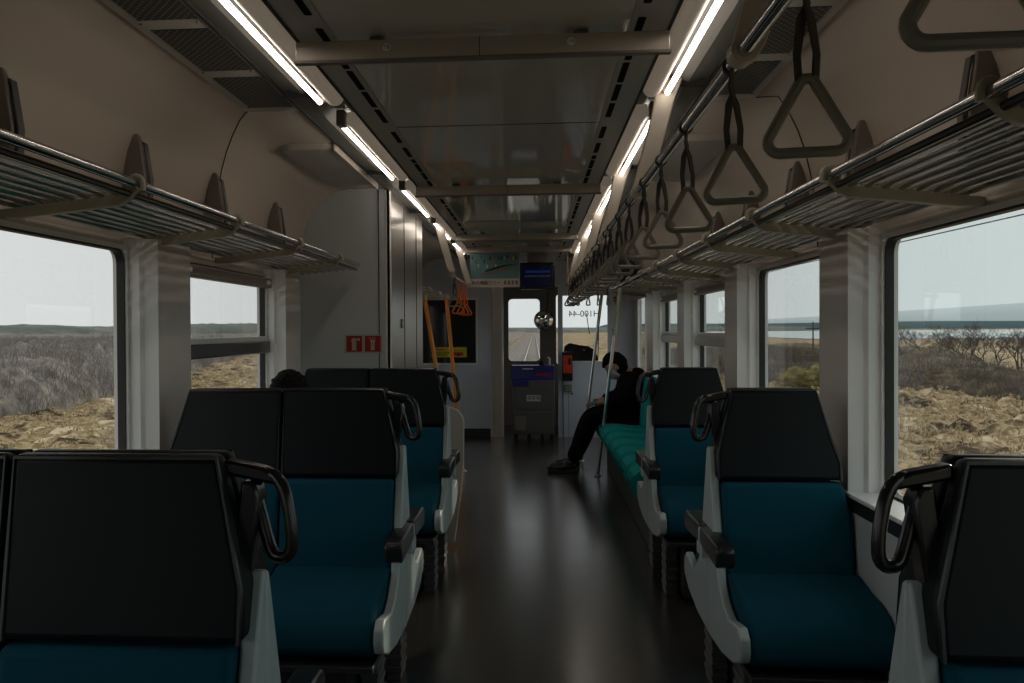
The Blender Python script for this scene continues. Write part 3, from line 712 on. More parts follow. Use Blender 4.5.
for k in range(4): MB().box(0.095+0.037*k,0.118+0.037*k,-0.0015,0.0,0.025,0.065).build('caption_box','hook',parent=po,smooth=False)
MB().box(-0.25,0.25,-0.004,0.010,0.34,0.352).build('clip_rail','bar',parent=po,bevel=0.002)
for x in (-0.2,0.2): MB().tube([(x,0.004,0.35),(x,0.004,0.38)],0.004,6).build('hanger','bar',parent=po)
sc=thing('information_screen','dark information screen with a blue line hanging above the cab door','screen',(0.175,9.72,1.68))
MB().box(-0.175,0.175,0.0,0.09,0.0,0.27).build('housing','black',parent=sc,bevel=0.008)
MB().box(-0.155,0.155,-0.003,0.0,0.02,0.25).build('display','navy',parent=sc,smooth=False)
m_=mat('screen_blue',(0.0,0.02,0.1),0.3,emit=(0.03,0.10,0.8),es=0.05); M['sblue']=m_
m_=mat('screen_grey',(0.02,0.02,0.02),0.3,emit=(0.3,0.35,0.5),es=0.05); M['sgrey']=m_
MB().box(-0.12,0.13,-0.0045,-0.003,0.165,0.19).build('blue_line','sblue',parent=sc,smooth=False)
for k in range(9): MB().box(-0.12+0.028*k,-0.10+0.028*k,-0.0045,-0.003,0.125,0.14).build('text_dash','sgrey',parent=sc,smooth=False)
MB().box(-0.10,0.10,0.02,0.07,0.27,0.40).build('hanger','hook',parent=sc,bevel=0.004)

# ------------------------------------------------------------------ strap rail on the right with straps
def strap_rail(sgn,y0,y1,ys,label,z=1.74):
    t=thing('strap_rail',label,'hand rail',(sgn*0.49,(y0+y1)/2,z))
    c=-Vector(t.location)
    MB().tube([(sgn*0.49,y0,z),(sgn*0.49,y1,z)],0.0135,14).build('rail','chrome',parent=t,off=c)
    for y in ys:
        pl=[(0.56,2.115),(0.64,2.115),(0.615,2.05),(0.585,1.95),(0.555,1.84),(0.525,1.745),(0.505,1.716),(0.48,1.712),(0.468,1.73),(0.475,1.76),(0.51,1.87),(0.54,1.98),(0.555,2.06)]
        # bent flat arm: built from strips so that the outline may be concave
        Lf=[(0.468,1.73),(0.475,1.76),(0.505,1.87),(0.533,1.98),(0.548,2.06),(0.548,2.115)]
        Rt=[(0.508,1.722),(0.527,1.752),(0.562,1.86),(0.592,1.97),(0.615,2.05),(0.64,2.115)]
        mb=MB()
        vs=[];n_=len(Lf)
        for (a,b),(c1,d1) in zip(Lf,Rt): vs+=[(sgn*a,y-0.014,b),(sgn*c1,y-0.014,d1),(sgn*c1,y+0.014,d1),(sgn*a,y+0.014,b)]
        fs=[(0,1,2,3),tuple(4*(n_-1)+i for i in range(4))]
        for i in range(n_-1):
            for k in range(4): fs.append((4*i+k,4*i+(k+1)%4,4*i+4+(k+1)%4,4*i+4+k))
        mb.add(vs,fs); mb.build('bracket','bar',parent=t,off=c,bevel=0.004)
        MB().tube([(sgn*0.49,y-0.022,z),(sgn*0.49,y+0.022,z)],0.022,16).build('clamp','bar',parent=t,off=c)
    return t
strap_rail(1,0.2,9.9,[1.65,3.28,4.95,6.62,8.25,9.8],'long chrome strap rail right of the aisle')
strap_rail(-1,7.3,9.7,[7.45,9.35],'short chrome strap rail left of the aisle by the far door',1.70)
def strap(x,y,zr,drop,rot,m_ring,m_strap,label,group):
    t=thing('hanging_strap',label,'hanging strap',(x,y,zr),group)
    t.rotation_euler=(R.uniform(-0.04,0.04),R.uniform(-0.03,0.03),rot)
    ap=-drop+0.100  # apex of the ring
    # webbing: over the rail, both ends cross and come together at the ring
    for s_ in (-1,1):
        pts=[(s_*0.002,0.0165*s_,0.014),(0,0.017*s_,-0.012),(0.004*s_,0.012*s_,-0.04),(-0.006*s_,0.003,ap+0.075),(-0.012*s_,0.0,ap+0.03),(-0.010*s_,0,ap-0.004)]
        vs=[];fs=[]
        for i,(a,b,c_) in enumerate(pts):
            wv=0.009 if i<4 else 0.007
            tx=Vector((0.35,1,0)).normalized() if i<3 else Vector((0.6,0.8,0)).normalized()
            nn=Vector((-tx.y,tx.x,0))*0.0018
            p=Vector((a,b,c_))
            vs+=[p-tx*wv-nn,p+tx*wv-nn,p+tx*wv+nn,p-tx*wv+nn]
        for i in range(len(pts)-1):
            for k in range(4): fs.append((4*i+k,4*i+(k+1)%4,4*i+4+(k+1)%4,4*i+4+k))
        fs+= [(0,1,2,3),tuple(4*(len(pts)-1)+i for i in range(4))]
        MB().add(vs,fs).build('strap',m_strap,parent=t)
    MB().lathe([(0.0155,-0.008),(0.0168,-0.004),(0.0168,0.004),(0.0155,0.008)],(0,0,0),14,'y').build('rail_loop',m_strap,parent=t)
    # triangular ring with rounded corners
    pts=[]
    for cx_,cz_,r,a0,a1 in ((0,-drop+0.088,0.011,30,150),(-0.034,-drop+0.020,0.015,165,270),(0.034,-drop+0.020,0.015,270,375)):
        pts+= [(cx_+r*math.cos(rad(a0+(a1-a0)*i/5)),0,cz_+r*math.sin(rad(a0+(a1-a0)*i/5))) for i in range(6)]
    MB().tube(pts,0.0072,10,closed=True).build('ring',m_ring,parent=t)
    return t
ordn=['first','second','third','fourth','fifth','sixth','seventh','eighth','ninth','tenth','eleventh','twelfth','thirteenth','fourteenth','fifteenth','sixteenth','seventeenth','eighteenth','nineteenth','twentieth']
sy=[0.80,1.27,1.735,2.245,2.68,3.08,3.55,4.0,4.45,4.72,5.2,5.65,6.1,6.5,6.95,7.4,7.85,8.4,8.9,9.4]
for i,y in enumerate(sy):
    lb='grey triangular hanging strap on the right rail, %s from the camera'%ordn[i]
    if i==0: lb='grey triangular hanging strap cut by the top right picture corner'
    strap(0.49,y,1.74,0.241,R.uniform(-0.15,0.15),'ring','strap',lb,'grey straps on the right rail')
for i,y in enumerate((8.05,8.5,8.95)):
    strap(-0.49,y,1.70,0.29,R.uniform(-0.1,0.1),'orange','orange','orange hanging strap near the far left door, %s of three'%['nearest','middle','farthest'][i],'orange straps by the door')
strap(-0.49,7.62,1.70,0.24,0.1,'ring','strap','grey hanging strap on the short left rail, in front of the orange ones',None)
# transverse strap bar near the cab, right
t=thing('cross_strap_bar','short chrome cross bar near the right windscreen with grey straps','hand rail',(0.80,10.1,1.74))
MB().tube([(-0.33,0,0),(0.45,0,0)],0.0125,12).build('rail','chrome',parent=t)
MB().tube([(-0.31,0,0),(-0.31,0,0.30),(-0.31,0,0.38)],0.012,10).build('post','bar',parent=t)
for i,x in enumerate((0.60,0.70,0.80,0.90,1.0)):
    strap(x,10.1,1.74,0.22,PI/2+R.uniform(-0.5,0.5),'ring','strap','grey strap on the cross bar before the right windscreen, %s from the left'%ordn[i],'straps on the cross bar')

# ------------------------------------------------------------------ poles
def pole(p0,p1,m,r,name,label,cat='pole',sleeve=None):
    t=thing(name,label,cat,p0)
    v=Vector(p1)-Vector(p0)
    MB().tube([(0,0,0.004),tuple(v)],r,14).build('tube',m,parent=t)
    MB().lathe([(r*2.1,0.0),(r*2.1,0.008),(r*1.3,0.018)],(0,0,0),16).build('floor_flange','steel',parent=t)
    MB().tube([tuple(v*0.985),tuple(v*1.004)],r*1.35,12).build('top_collar','bar',parent=t)
    if sleeve: MB().tube([tuple(v*sleeve[0]),tuple(v*sleeve[1])],r*1.12,12).build('sleeve',sleeve[2],parent=t)
pole((0.68,8.38,0),(0.88,8.38,1.62),'chrome',0.015,'grab_pole','slanted grab pole in front of the sitting person, pale sleeve at its top',sleeve=(0.75,0.985,'signwhite'))
pole((0.585,9.3,0),(0.80,9.3,1.70),'chrome',0.015,'grab_pole','slanted chrome grab pole behind the hands of the sitting person')
pole((-0.525,8.0,0),(-0.775,8.0,1.56),'orpole',0.017,'grab_pole','slanted orange grab pole, left one beside the steel compartment')
pole((-0.505,8.6,0),(-0.645,8.6,1.58),'orpole',0.017,'grab_pole','slanted orange grab pole, right one in front of the dark cab window')
# small rack by the left door
t=thing('small_luggage_rack','short luggage rack beyond the compartment above the orange poles','luggage rack',(-1.0,8.3,1.58))
for k in range(6): MB().tube([(0.30-0.06*k,-0.75,0.03-0.006*k),(0.30-0.06*k,1.0,0.03-0.006*k)],0.008,8).build('rod','rackrod',parent=t)
for y in (-0.7,0.1,0.9): MB().prism([(0.32,0.04),(0.33,0.01),(-0.29,-0.04),(-0.29,-0.01)],'y',y-0.012,y+0.012).build('bracket','rackbr',parent=t,bevel=0.003)

# rounded partition behind the left seats with an orange spot
t=thing('seat_partition','rounded pale grey partition panel behind the farthest left double seat','partition',(-0.50,5.60,0.03))
MB().prism([(-0.20,0.0),(0.17,0.0),(0.205,0.25),(0.225,0.45)]+arc(0.135,0.70,0.095,-5,90,6)+[(-0.20,0.795)],'y',0,0.035).build('panel','paper',parent=t,bevel=0.006)
MB().lathe([(0.045,-0.004),(0.045,0.0)],(0.10,0,0.50),24,'y').build('orange_disc','orange',parent=t)

# ------------------------------------------------------------------ long bench on the right
def bench_strip(prof,y0,y1,name,m,parent,pitch=0.115,seatw=0.46,dep=0.010):
    n_=int((y1-y0)/0.0115); vs=[];fs=[]; m_=len(prof)
    nrm=[]
    for i in range(m_):
        a=Vector(prof[max(0,i-1)]); b=Vector(prof[min(m_-1,i+1)]); d=(b-a).normalized(); nrm.append(Vector((-d.y,d.x)))
    for j in range(n_+1):
        y=y0+(y1-y0)*j/n_; s_=y-y0
        a=abs(math.sin(PI*s_/pitch))**0.45; b=abs(math.sin(PI*s_/seatw))
        g_=dep*(1-a)+0.02*max(0,1-b*7)
        for i,(x,z) in enumerate(prof):
            e=0 if i in(0,m_-1) else 1
            vs.append((x+nrm[i].x*g_*e,y,z+nrm[i].y*g_*e))
    for j in range(n_):
        for i in range(m_-1): fs.append((j*m_+i,j*m_+i+1,(j+1)*m_+i+1,(j+1)*m_+i))
    fs.append(tuple(range(m_))); fs.append(tuple(n_*m_+i for i in range(m_))[::-1])
    fs+= [(j*m_,(j+1)*m_,(j+1)*m_+m_-1,j*m_+m_-1) for j in range(n_)]
    return MB().add(vs,fs).build(name,m,parent=parent)
t=thing('long_bench','long green-teal bench seat along the right wall beyond the single seats','bench',(0.93,7.0,0))
c=(-0.93,-7.0,0)
o=bench_strip([(1.12,0.30),(0.78,0.30),(0.735,0.325),(0.715,0.365),(0.725,0.405),(0.76,0.430),(0.82,0.437),(0.95,0.425),(1.06,0.42),(1.12,0.43)],5.60,8.90,'cushion','bench',t); o.location=c
o=bench_strip([(1.145,0.42),(1.075,0.42),(1.065,0.47),(1.075,0.60),(1.095,0.75),(1.11,0.84),(1.13,0.87),(1.145,0.87)],5.60,8.90,'backrest','bench',t); o.location=c
MB().box(0.80,1.15,5.6,8.9,0.0,0.30).build('base','base',parent=t,off=c,bevel=0.006)
MB().prism([(1.145,0.26),(0.74,0.26),(0.72,0.30),(0.725,0.46),(0.76,0.50),(1.0,0.52),(1.06,0.70),(1.09,0.88),(1.145,0.90)],'y',8.905,8.935).build('end_panel','shell',parent=t,off=c,bevel=0.006)
bg_=tag(MB().prism([(0,0)]+[(0.02,0.16),(0.08,0.20),(0.20,0.185),(0.28,0.15),(0.30,0.05),(0.28,0)],'y',0,0.34).build('travel_bag','bag',bevel=0.03,seg=3),'black bag lying on the far end of the right luggage rack','bag')
bg_.location=(1.04,9.05,1.655)
bh=MB().tube([(-0.09,-0.08,0.19),(-0.05,-0.06,0.235),(0.0,0.0,0.245),(0.03,0.06,0.235),(0.06,0.08,0.20)],0.008,8).build('handle','bag',parent=bg_)
# black bag on the cab ledge
bb=tag(MB().prism([(-0.20,0),(0.20,0),(0.215,0.06),(0.19,0.15),(0.10,0.205),(0.0,0.215),(-0.13,0.245),(-0.185,0.20),(-0.21,0.08)],'y',-0.09,0.09).build('cab_bag','bag',bevel=0.03,seg=3),'lumpy black bag standing on the cab ledge before the right windscreen','bag')
bb.location=(0.70,11.90,0.862)
MB().tube([(-0.10,-0.092,0.19),(-0.08,-0.095,0.12),(0.02,-0.097,0.11),(0.06,-0.092,0.18)],0.008,8).build('strap','base',parent=bb)
MB().box(0.03,0.06,-0.10,-0.09,0.15,0.17).build('buckle','paper',parent=bb,bevel=0.003)
dk=tag(MB().box(-0.37,0.37,-0.10,0.80,0.82,0.86).box(-0.36,0.36,-0.08,0.79,0,0.82).build('cab_desk','cabwall',bevel=0.006),'low cab desk behind the lavender panel under the right windscreen','desk')
dk.location=(0.85,11.91,0)
# coloured posters on the upper walls by the doors
for (x,y,z,ln,lb,s_) in ((1.165,10.7,1.80,0.50,'green and dark poster on the right upper wall near the cab',1),(-1.165,8.0,1.80,0.6,'green poster on the left upper wall beyond the compartment',-1)):
    t=thing('wall_poster',lb,'poster',(x,y,z))
    a=[(0.0,-ln/2,0),(0.0,ln/2,0),(-s_*0.08,ln/2,0.22),(-s_*0.08,-ln/2,0.22)]
    MB().loft(a,[(p[0]+s_*0.006,p[1],p[2]) for p in a]).build('sheet','dgreen',parent=t,smooth=False)
    MB().loft([(-s_*0.015,-ln/2+0.04,0.03),(-s_*0.015,-0.02,0.03),(-s_*0.06,-0.02,0.16),(-s_*0.06,-ln/2+0.04,0.16)],[(-s_*0.005,-ln/2+0.04,0.03),(-s_*0.005,-0.02,0.03),(-s_*0.05,-0.02,0.16),(-s_*0.05,-ln/2+0.04,0.16)]).build('dark_picture','ink',parent=t,smooth=False)
# stickers on the wall right of the windscreen
for (x,z,w_,h_,lb) in ((1.10,1.585,0.055,0.07,'upper red sticker on the panel right of the windscreen'),(1.07,1.24,0.03,0.035,'small lower red sticker on the panel right of the windscreen')):
    s_=tag(MB().prism(rrect(x-w_/2,x+w_/2,z,z+h_,0.008,3),'y',11.394,11.3995).build('red_sticker','red'),lb,'sticker')
    MB().box(-w_*0.3,w_*0.3,-0.005,-0.0028,h_*0.42,h_*0.58).build('print','paper',parent=s_,smooth=False)

# ------------------------------------------------------------------ people
def skinned(name,nodes,edges,m,parent=None,off=(0,0,0),sub=2):
    """nodes: {key:(pos,radius)}; first key is the root"""
    ks=list(nodes); me=bpy.data.meshes.new(name)
    me.from_pydata([nodes[k][0] for k in ks],[(ks.index(a),ks.index(b)) for a,b in edges],[])
    o=bpy.data.objects.new(name,me); C.objects.link(o); me.materials.append(M[m])
    mo=o.modifiers.new('skin','SKIN'); mo.use_smooth_shade=True
    if not me.skin_vertices: bpy.context.view_layer.update()
    for i,k in enumerate(ks):
        r=nodes[k][1]; r=r if isinstance(r,tuple) else (r,r)
        me.skin_vertices[0].data[i].radius=r; me.skin_vertices[0].data[i].use_root=(i==0)
    s_=o.modifiers.new('sub','SUBSURF'); s_.levels=sub; s_.render_levels=sub
    if parent: o.parent=parent
    o.location=off
    return o
def head_mesh(name,rot,pos,parent,m='skin'):
    mb=MB()
    def fn(d,q):
        # x forward, z up
        if d.z<-0.2: q.x+=0.022*(-d.z-0.2); q.y*=1-0.35*max(0,-d.z-0.2)
        if d.x>0.75 and -0.45<d.z<0.1: q.x+=0.024*math.exp(-((d.y/0.16)**2))*math.exp(-(((d.z+0.18)/0.16)**2))
        if d.x>0.6 and abs(abs(d.y)-0.35)<0.16 and abs(d.z)<0.16: q.x-=0.007
        if d.x>0.7 and abs(d.y)<0.28 and abs(d.z+0.52)<0.08: q.x+=0.004
        return q
    mb.ball((0,0,0),0.100,0.077,0.122,32,24,fn)
    for s_ in (-1,1):
        mb.ball((-0.005,s_*0.078,-0.01),0.018,0.008,0.030,10,8)
    return mb
def person_head(parent,pos,rot):
    M4=Matrix.Translation(pos)@rot
    h=head_mesh('head',rot,pos,parent); 
    hd=h.xf(M4).build('head','skin',parent=parent,recenter=False)
    def hf(d,q):
        return q
    hair=MB()
    def fh(d,q):
        k=1.0
        # cut away the face
        if d.x>-0.02 and d.z<0.48: k=0.88
        if d.z<-0.35: k=0.90
        return q*k+Vector((-0.004,0,0.006))
    hair.ball((0,0,0),0.108,0.086,0.130,32,24,fh)
    for i in range(90):
        a=R.uniform(0,2*PI); t_=R.uniform(0,1.1); d=Vector((math.sin(t_)*math.cos(a),math.sin(t_)*math.sin(a),math.cos(t_)))
        if d.x>0.4 and d.z<0.5: continue
        p=Vector((d.x*0.098,d.y*0.076,d.z*0.120+0.006)); hair.ball(p,0.019,0.019,0.014,6,5)
    hair.xf(M4).build('hair','hair',parent=parent,recenter=False)
    return hd,M4
# the man asleep on the bench; faces -x
mn=thing('person','person in a black jacket and mask dozing on the green bench, head bowed','person',(0.95,8.72,0))
c=Vector((-0.95,-8.72,0))
def W(x,y,z): return (x-0.95,y-8.72,z)
ym=8.72
N={'pelvis':(W(1.00,ym,0.535),(0.125,0.155)),'waist':(W(1.02,ym,0.66),(0.115,0.145)),'chest':(W(1.00,ym,0.80),(0.125,0.165)),'neck0':(W(0.975,ym,0.885),(0.065,0.07)),'neck':(W(0.945,ym,0.925),(0.055,0.055))}
E_=[('pelvis','waist'),('waist','chest'),('chest','neck0'),('neck0','neck')]
J={'pelvis':(W(1.00,ym,0.535),(0.128,0.158)),'waist':(W(1.03,ym,0.66),(0.125,0.155)),'chest':(W(1.015,ym,0.79),(0.130,0.170)),'collar':(W(0.99,ym,0.880),(0.078,0.085))}
JE=[('pelvis','waist'),('waist','chest'),('chest','collar')]
T={'hip':(W(1.00,ym,0.520),(0.120,0.155))}; TE=[]
for s_,k in ((-1,'n'),(1,'f')):
    sh=W(0.985,ym+s_*0.165,0.835); el=W(0.935,ym+s_*0.215,0.665); wr=W(0.735,ym+s_*0.10,0.625); ha=W(0.69,ym+s_*0.085,0.612)
    N['sh'+k]=(sh,0.040); N['el'+k]=(el,0.030); N['wr'+k]=(wr,0.028); N['ha'+k]=(ha,(0.022,0.034))
    E_+=[('chest','sh'+k),('sh'+k,'el'+k),('el'+k,'wr'+k),('wr'+k,'ha'+k)]
    J['sh'+k]=(sh,0.090); J['el'+k]=(el,0.078); J['md'+k]=(W(0.84,ym+s_*0.16,0.645),0.068); J['wr'+k]=(W(0.752,ym+s_*0.11,0.628),0.055)
    JE+=[('chest','sh'+k),('sh'+k,'el'+k),('el'+k,'md'+k),('md'+k,'wr'+k)]
    hp=W(0.96,ym+s_*0.09,0.515); kn=W(0.64,ym+s_*0.12,0.500); an=W(0.475+0.02*s_,ym+s_*0.11,0.095); ft=W(0.40+0.02*s_,ym+s_*0.12,0.04)
    N['hp'+k]=(hp,0.075); N['kn'+k]=(kn,0.052); N['an'+k]=(an,0.028); N['ft'+k]=(W(0.38,ym+s_*0.12,0.035),(0.022,0.035))
    E_+=[('pelvis','hp'+k),('hp'+k,'kn'+k),('kn'+k,'an'+k),('an'+k,'ft'+k)]
    T['hp'+k]=(hp,0.100); T['th'+k]=(W(0.80,ym+s_*0.11,0.520),0.094); T['kn'+k]=(W(0.645,ym+s_*0.12,0.495),0.086); T['sh'+k]=(W(0.57,ym+s_*0.115,0.30),0.080); T['an'+k]=(W(0.485+0.02*s_,ym+s_*0.11,0.095),0.074)
    TE+=[('hip','hp'+k),('hp'+k,'th'+k),('th'+k,'kn'+k),('kn'+k,'sh'+k),('sh'+k,'an'+k)]
body=skinned('body',N,E_,'skin',mn)
skinned('jacket',J,JE,'coat',mn)
skinned('trousers',T,TE,'trouser',mn)
# hood bunched behind the neck and jacket hem
MB().ball(W(1.06,ym,0.885),0.065,0.11,0.045,16,10).build('hood','coat',parent=mn)
for s_ in (-1,1):
    ax=0.475+0.02*s_
    def fs(d,q):
        if d.z<-0.3: q.z=-0.3*0.05
        return q
    sh=MB().ball((0,0,0),0.135,0.048,0.050,20,12,lambda d,q:(Vector((q.x,q.y,max(q.z,-0.030))) if d.x>-0.1 else Vector((q.x,q.y*1.0,max(q.z*0.75,-0.030)))))
    sh.ball((0.065,0,0.035),0.055,0.040,0.045,14,10)
    sh.xf(Matrix.Translation(W(ax-0.075,ym+s_*0.12,0.046)))
    so_=sh.build('shoe','black',parent=mn)
    MB().box(-0.120,0.132,-0.041,0.041,-0.044,-0.016).xf(Matrix.Translation(W(ax-0.08,ym+s_*0.12,0.046))).build('sole','base',parent=so_,bevel=0.006)
# hands: five fingers each, resting one over the other on the knees
for s_,k in ((-1,'near'),(1,'far')):
    base=Vector(W(0.70,ym+s_*0.088,0.614))
    nd={'w':(tuple(base+Vector((0.045,s_*0.006,0.006))),(0.024,0.026)),'p':(tuple(base),(0.016,0.034)),'q':(tuple(base+Vector((-0.035,-s_*0.006,-0.006))),(0.014,0.036))}
    ed=[('w','p'),('p','q')]
    hand=skinned('hand',nd,ed,'glove',mn,sub=2)
    for i,(dy,l) in enumerate(((-0.028,0.058),(-0.010,0.068),(0.009,0.064),(0.027,0.050))):
        p0=base+Vector((-0.042,dy,-0.006)); 
        a=p0+Vector((-l*0.42,0,-0.006)); b_=a+Vector((-l*0.22,0,-l*0.26)); e_=b_+Vector((-0.003,0,-l*0.26))
        MB().tube([p0+Vector((0.018,0,0)),p0,a,b_,e_],0.009,10,rs=[0.0085,0.009,0.0088,0.008,0.006]).build('finger','glove',parent=hand)
    p0=base+Vector((0.010,-s_*0.024,0)); MB().tube([p0,p0+Vector((-0.020,-s_*0.022,-0.006)),p0+Vector((-0.042,-s_*0.028,-0.014)),p0+Vector((-0.058,-s_*0.026,-0.022))],0.01,10,rs=[0.012,0.011,0.0095,0.007]).build('thumb','glove',parent=hand)
rot=Matrix.Rotation(PI,4,'Z')@Matrix.Rotation(rad(-12),4,'Z')@Matrix.Rotation(rad(42),4,'Y')
hd,M4=person_head(mn,Vector(W(0.872,ym-0.01,0.945)),rot)
# face details
fe=MB()
for s_ in (-1,1): fe.ball((0.088,s_*0.030,0.008),0.006,0.014,0.004,10,6)
fe.xf(M4).build('closed_eyes','hair',parent=hd,recenter=False)
mk=MB(); mk.ball((0,0,0),0.106,0.080,0.124,28,20,lambda d,q:(q*1.03 if (d.x>0.28 and -0.86<d.z<-0.08) else q*0.86)+(Vector((0.014*math.exp(-((d.y/0.2)**2)),0,0)) if d.x>0.7 and d.z<-0.08 else Vector((0,0,0))))
for s_ in (-1,1): mk.tube([(0.035,s_*0.078,-0.03),(0.01,s_*0.083,-0.012),(-0.008,s_*0.086,0.0)],0.002,6)
mk.xf(M4).build('face_mask','mask',parent=hd,recenter=False)

# the passenger of whom only the crown of the head shows
px,py=-0.86,3.80
p2=thing('person','person whose dark-haired head rises above the middle left double seat','person',(px,py,0))
N={'pelvis':((0,-0.03,0.56),(0.13,0.15)),'waist':((0,-0.07,0.66),(0.11,0.14)),'chest':((0,-0.10,0.80),(0.11,0.155)),'neck':((0,-0.04,0.90),(0.055,0.055))}
N={'pelvis':((0,-0.01,0.56),(0.12,0.14)),'waist':((0,-0.02,0.66),(0.11,0.13)),'chest':((0,0.0,0.78),(0.11,0.14)),'neck':((0,0.04,0.90),(0.05,0.05))}
E_=[('pelvis','waist'),('waist','chest'),('chest','neck')]
for s_,k in ((-1,'l'),(1,'r')):
    N['s'+k]=((s_*0.16,0.0,0.80),0.06); N['e'+k]=((s_*0.19,0.08,0.62),0.045); N['w'+k]=((s_*0.08,0.25,0.60),0.035)
    N['h'+k]=((s_*0.09,0.05,0.55),0.08); N['k'+k]=((s_*0.10,0.42,0.53),0.06); N['a'+k]=((s_*0.10,0.46,0.09),0.045)
    N['t'+k]=((s_*0.10,0.56,0.04),0.035)
    E_+=[('chest','s'+k),('s'+k,'e'+k),('e'+k,'w'+k),('pelvis','h'+k),('h'+k,'k'+k),('k'+k,'a'+k),('a'+k,'t'+k)]
skinned('body',N,E_,'coat',p2)
person_head(p2,Vector((0.0,0.05,0.985)),Matrix.Rotation(PI/2,4,'Z')@Matrix.Rotation(rad(18),4,'Y'))

# ------------------------------------------------------------------ outside: fields, brush, hills, lake, track
def gridmesh(xs,ys,fz):
    nx,ny=len(xs),len(ys); vs=[(x,y,fz(x,y)) for y in ys for x in xs]
    fs=[(j*nx+i,j*nx+i+1,(j+1)*nx+i+1,(j+1)*nx+i) for j in range(ny-1) for i in range(nx-1)]
    return vs,fs
def nz(x,y,s_,o=0): return noise.noise(Vector((x*s_,y*s_,o)))
ZG=-1.25
def geo(a,b,n_,p_=2.0): return [a+(b-a)*(i/(n_-1))**p_ for i in range(n_)]
def field(x,y):
    d=abs(x)
    k=min(1,max(0,(d-5.5)/2.5))
    h=ZG+0.17*k*(nz(x,y,0.7)+0.8*nz(x,y,1.7,3)+0.5*nz(x,y,3.3,6))*(1.7 if x>0 else 1.1)
    if d<5.5: h=ZG+0.0
    if y>170 and x>0: h=ZG-0.1
    return h
for sgn,side in ((-1,'left'),(1,'right')):
    xs=[sgn*q for q in [3.0,4,5,6]+[6+0.28*i for i in range(1,75)]+[27+ (i*i)*0.55 for i in range(1,26)]]
    ys=[-15+0.34*i for i in range(230)]+[63.5+ (i*i)*0.6 for i in range(1,36)]
    vs,fs=gridmesh(xs,ys,field)
    o=MB().add(vs,fs).build('ground_field_'+side,'grass',recenter=False); tag(o,kind='structure')
vs,fs=gridmesh([-3,3],[-15,0,15,40,100,300,800],lambda x,y:ZG-0.02)
tag(MB().add(vs,fs).build('ground_trackbed','ballast',recenter=False),kind='structure')
# track in front of and under the train
tr=thing('railway_track','single railway track running away in front of the train','railway track',(0,14,ZG))
vs,fs=gridmesh([-2.6,-1.6,-0.8,0.8,1.6,2.6],[-10+i*10 for i in range(60)],lambda x,y:(0.22 if abs(x)<1 else (0.18 if abs(x)<2 else -0.02))+0.012*nz(x,y,3))
MB().add(vs,fs).build('ballast_bed','ballast',parent=tr)
for x in (-0.535,0.535):
    MB().prism([(x-0.035,0.25),(x+0.035,0.25),(x+0.035,0.36),(x-0.035,0.36)],'y',-10,580).build('rail','rail',parent=tr,smooth=False)
sl=MB()
for k in range(120): sl.box(-1.0,1.0,0.6*k,0.6*k+0.22,0.20,0.255)
tag(sl.build('sleepers','wood',parent=tr,smooth=False),kind='stuff')
# brush banks: lumpy mass plus bare twigs
def bank_h(x,e,far,y,h,seed):
    u=abs((x-e)/(far-e)); k=min(1,abs(x-e)/1.6)
    return h(x,y)*(k**0.5)*(0.82+0.22*nz(x,y,0.28,seed)+0.18*nz(x,y,0.9,seed)+0.16*nz(x,y,2.3,seed)+0.10*nz(x,y,5.1,seed))
def bank(edge,far,y0,y1,h,m,name,label,seed):
    nu,nv=90,260; vs=[]
    for j in range(nv):
        y=y0+(y1-y0)*(j/(nv-1))**1.6
        for i in range(nu):
            u=i/(nu-1); e=edge(y); x=e+(far-e)*u**2.2
            hh=bank_h(x,e,far,y,h,seed)
            if u>0.98: hh*=0.2
            vs.append((x,y,ZG+hh-0.05))
    fs=[(j*nu+i,j*nu+i+1,(j+1)*nu+i+1,(j+1)*nu+i) for j in range(nv-1) for i in range(nu-1)]
    o=MB().add(vs,fs).build(name,m,recenter=False); tag(o,label,'brush',kind='stuff'); return o
eL=lambda y:-15.5-0.22*max(0,y-33)+0.8*nz(y,0,0.12)
eR=lambda y:(15.6 if y<36 else max(9.8,15.6-(y-36)*0.8))+0.9*nz(y,5,0.15)
hL=lambda x,y:1.75+0.14*min(5,abs(x)/25)
hR=lambda x,y:(1.15+0.08*max(0,x-15.5)*min(1,max(0,(0.44-x/y)/0.04)))*(1-0.42*min(1,max(0,(y-38)/40)))*(1-0.75*min(1,max(0,(x/y-0.44)/0.03))*min(1,max(0,(x-17.5)/1.5)))
bank(eL,-140,12,200,hL,'brushL','brush_bank','grey-brown leafless brush covering the field outside the left windows',1)
bank(eR,27,18,100,hR,'brushR','brush_bank','brown leafless brush on the bank outside the right windows',2)
def twigs(name,m,label,spots,hmin,hmax,per):
    q=MB(); rr=random.Random(11)
    for (x,y,z,s_) in spots:
        for k in range(per):
            a=rr.uniform(0,2*PI); l=rr.uniform(hmin,hmax)*s_; lean=rr.uniform(0.1,0.9)
            bx=x+rr.uniform(-0.5,0.5); by=y+rr.uniform(-0.5,0.5)
            p0=Vector((bx,by,z)); p1=p0+Vector((math.cos(a)*lean*l*0.5,math.sin(a)*lean*l*0.5,l*0.6)); p2_=p1+Vector((math.cos(a+0.6)*lean*l*0.6,math.sin(a+0.6)*lean*l*0.6,l*0.4))
            r=0.009*s_+0.003
            o_=len(q.v)
            for p_,r_ in ((p0,r),(p1,r*0.7),(p2_,r*0.25)):
                for t_ in range(3): q.v.append((p_.x+r_*math.cos(t_*2.09),p_.y+r_*math.sin(t_*2.09),p_.z))
            for s2 in (0,3):
                for t_ in range(3): q.f.append((o_+s2+t_,o_+s2+(t_+1)%3,o_+s2+3+(t_+1)%3,o_+s2+3+t_))
    return tag(q.build(name,m,smooth=False),label,'brush',kind='stuff')
spL=[];spR=[]
rr=random.Random(5)
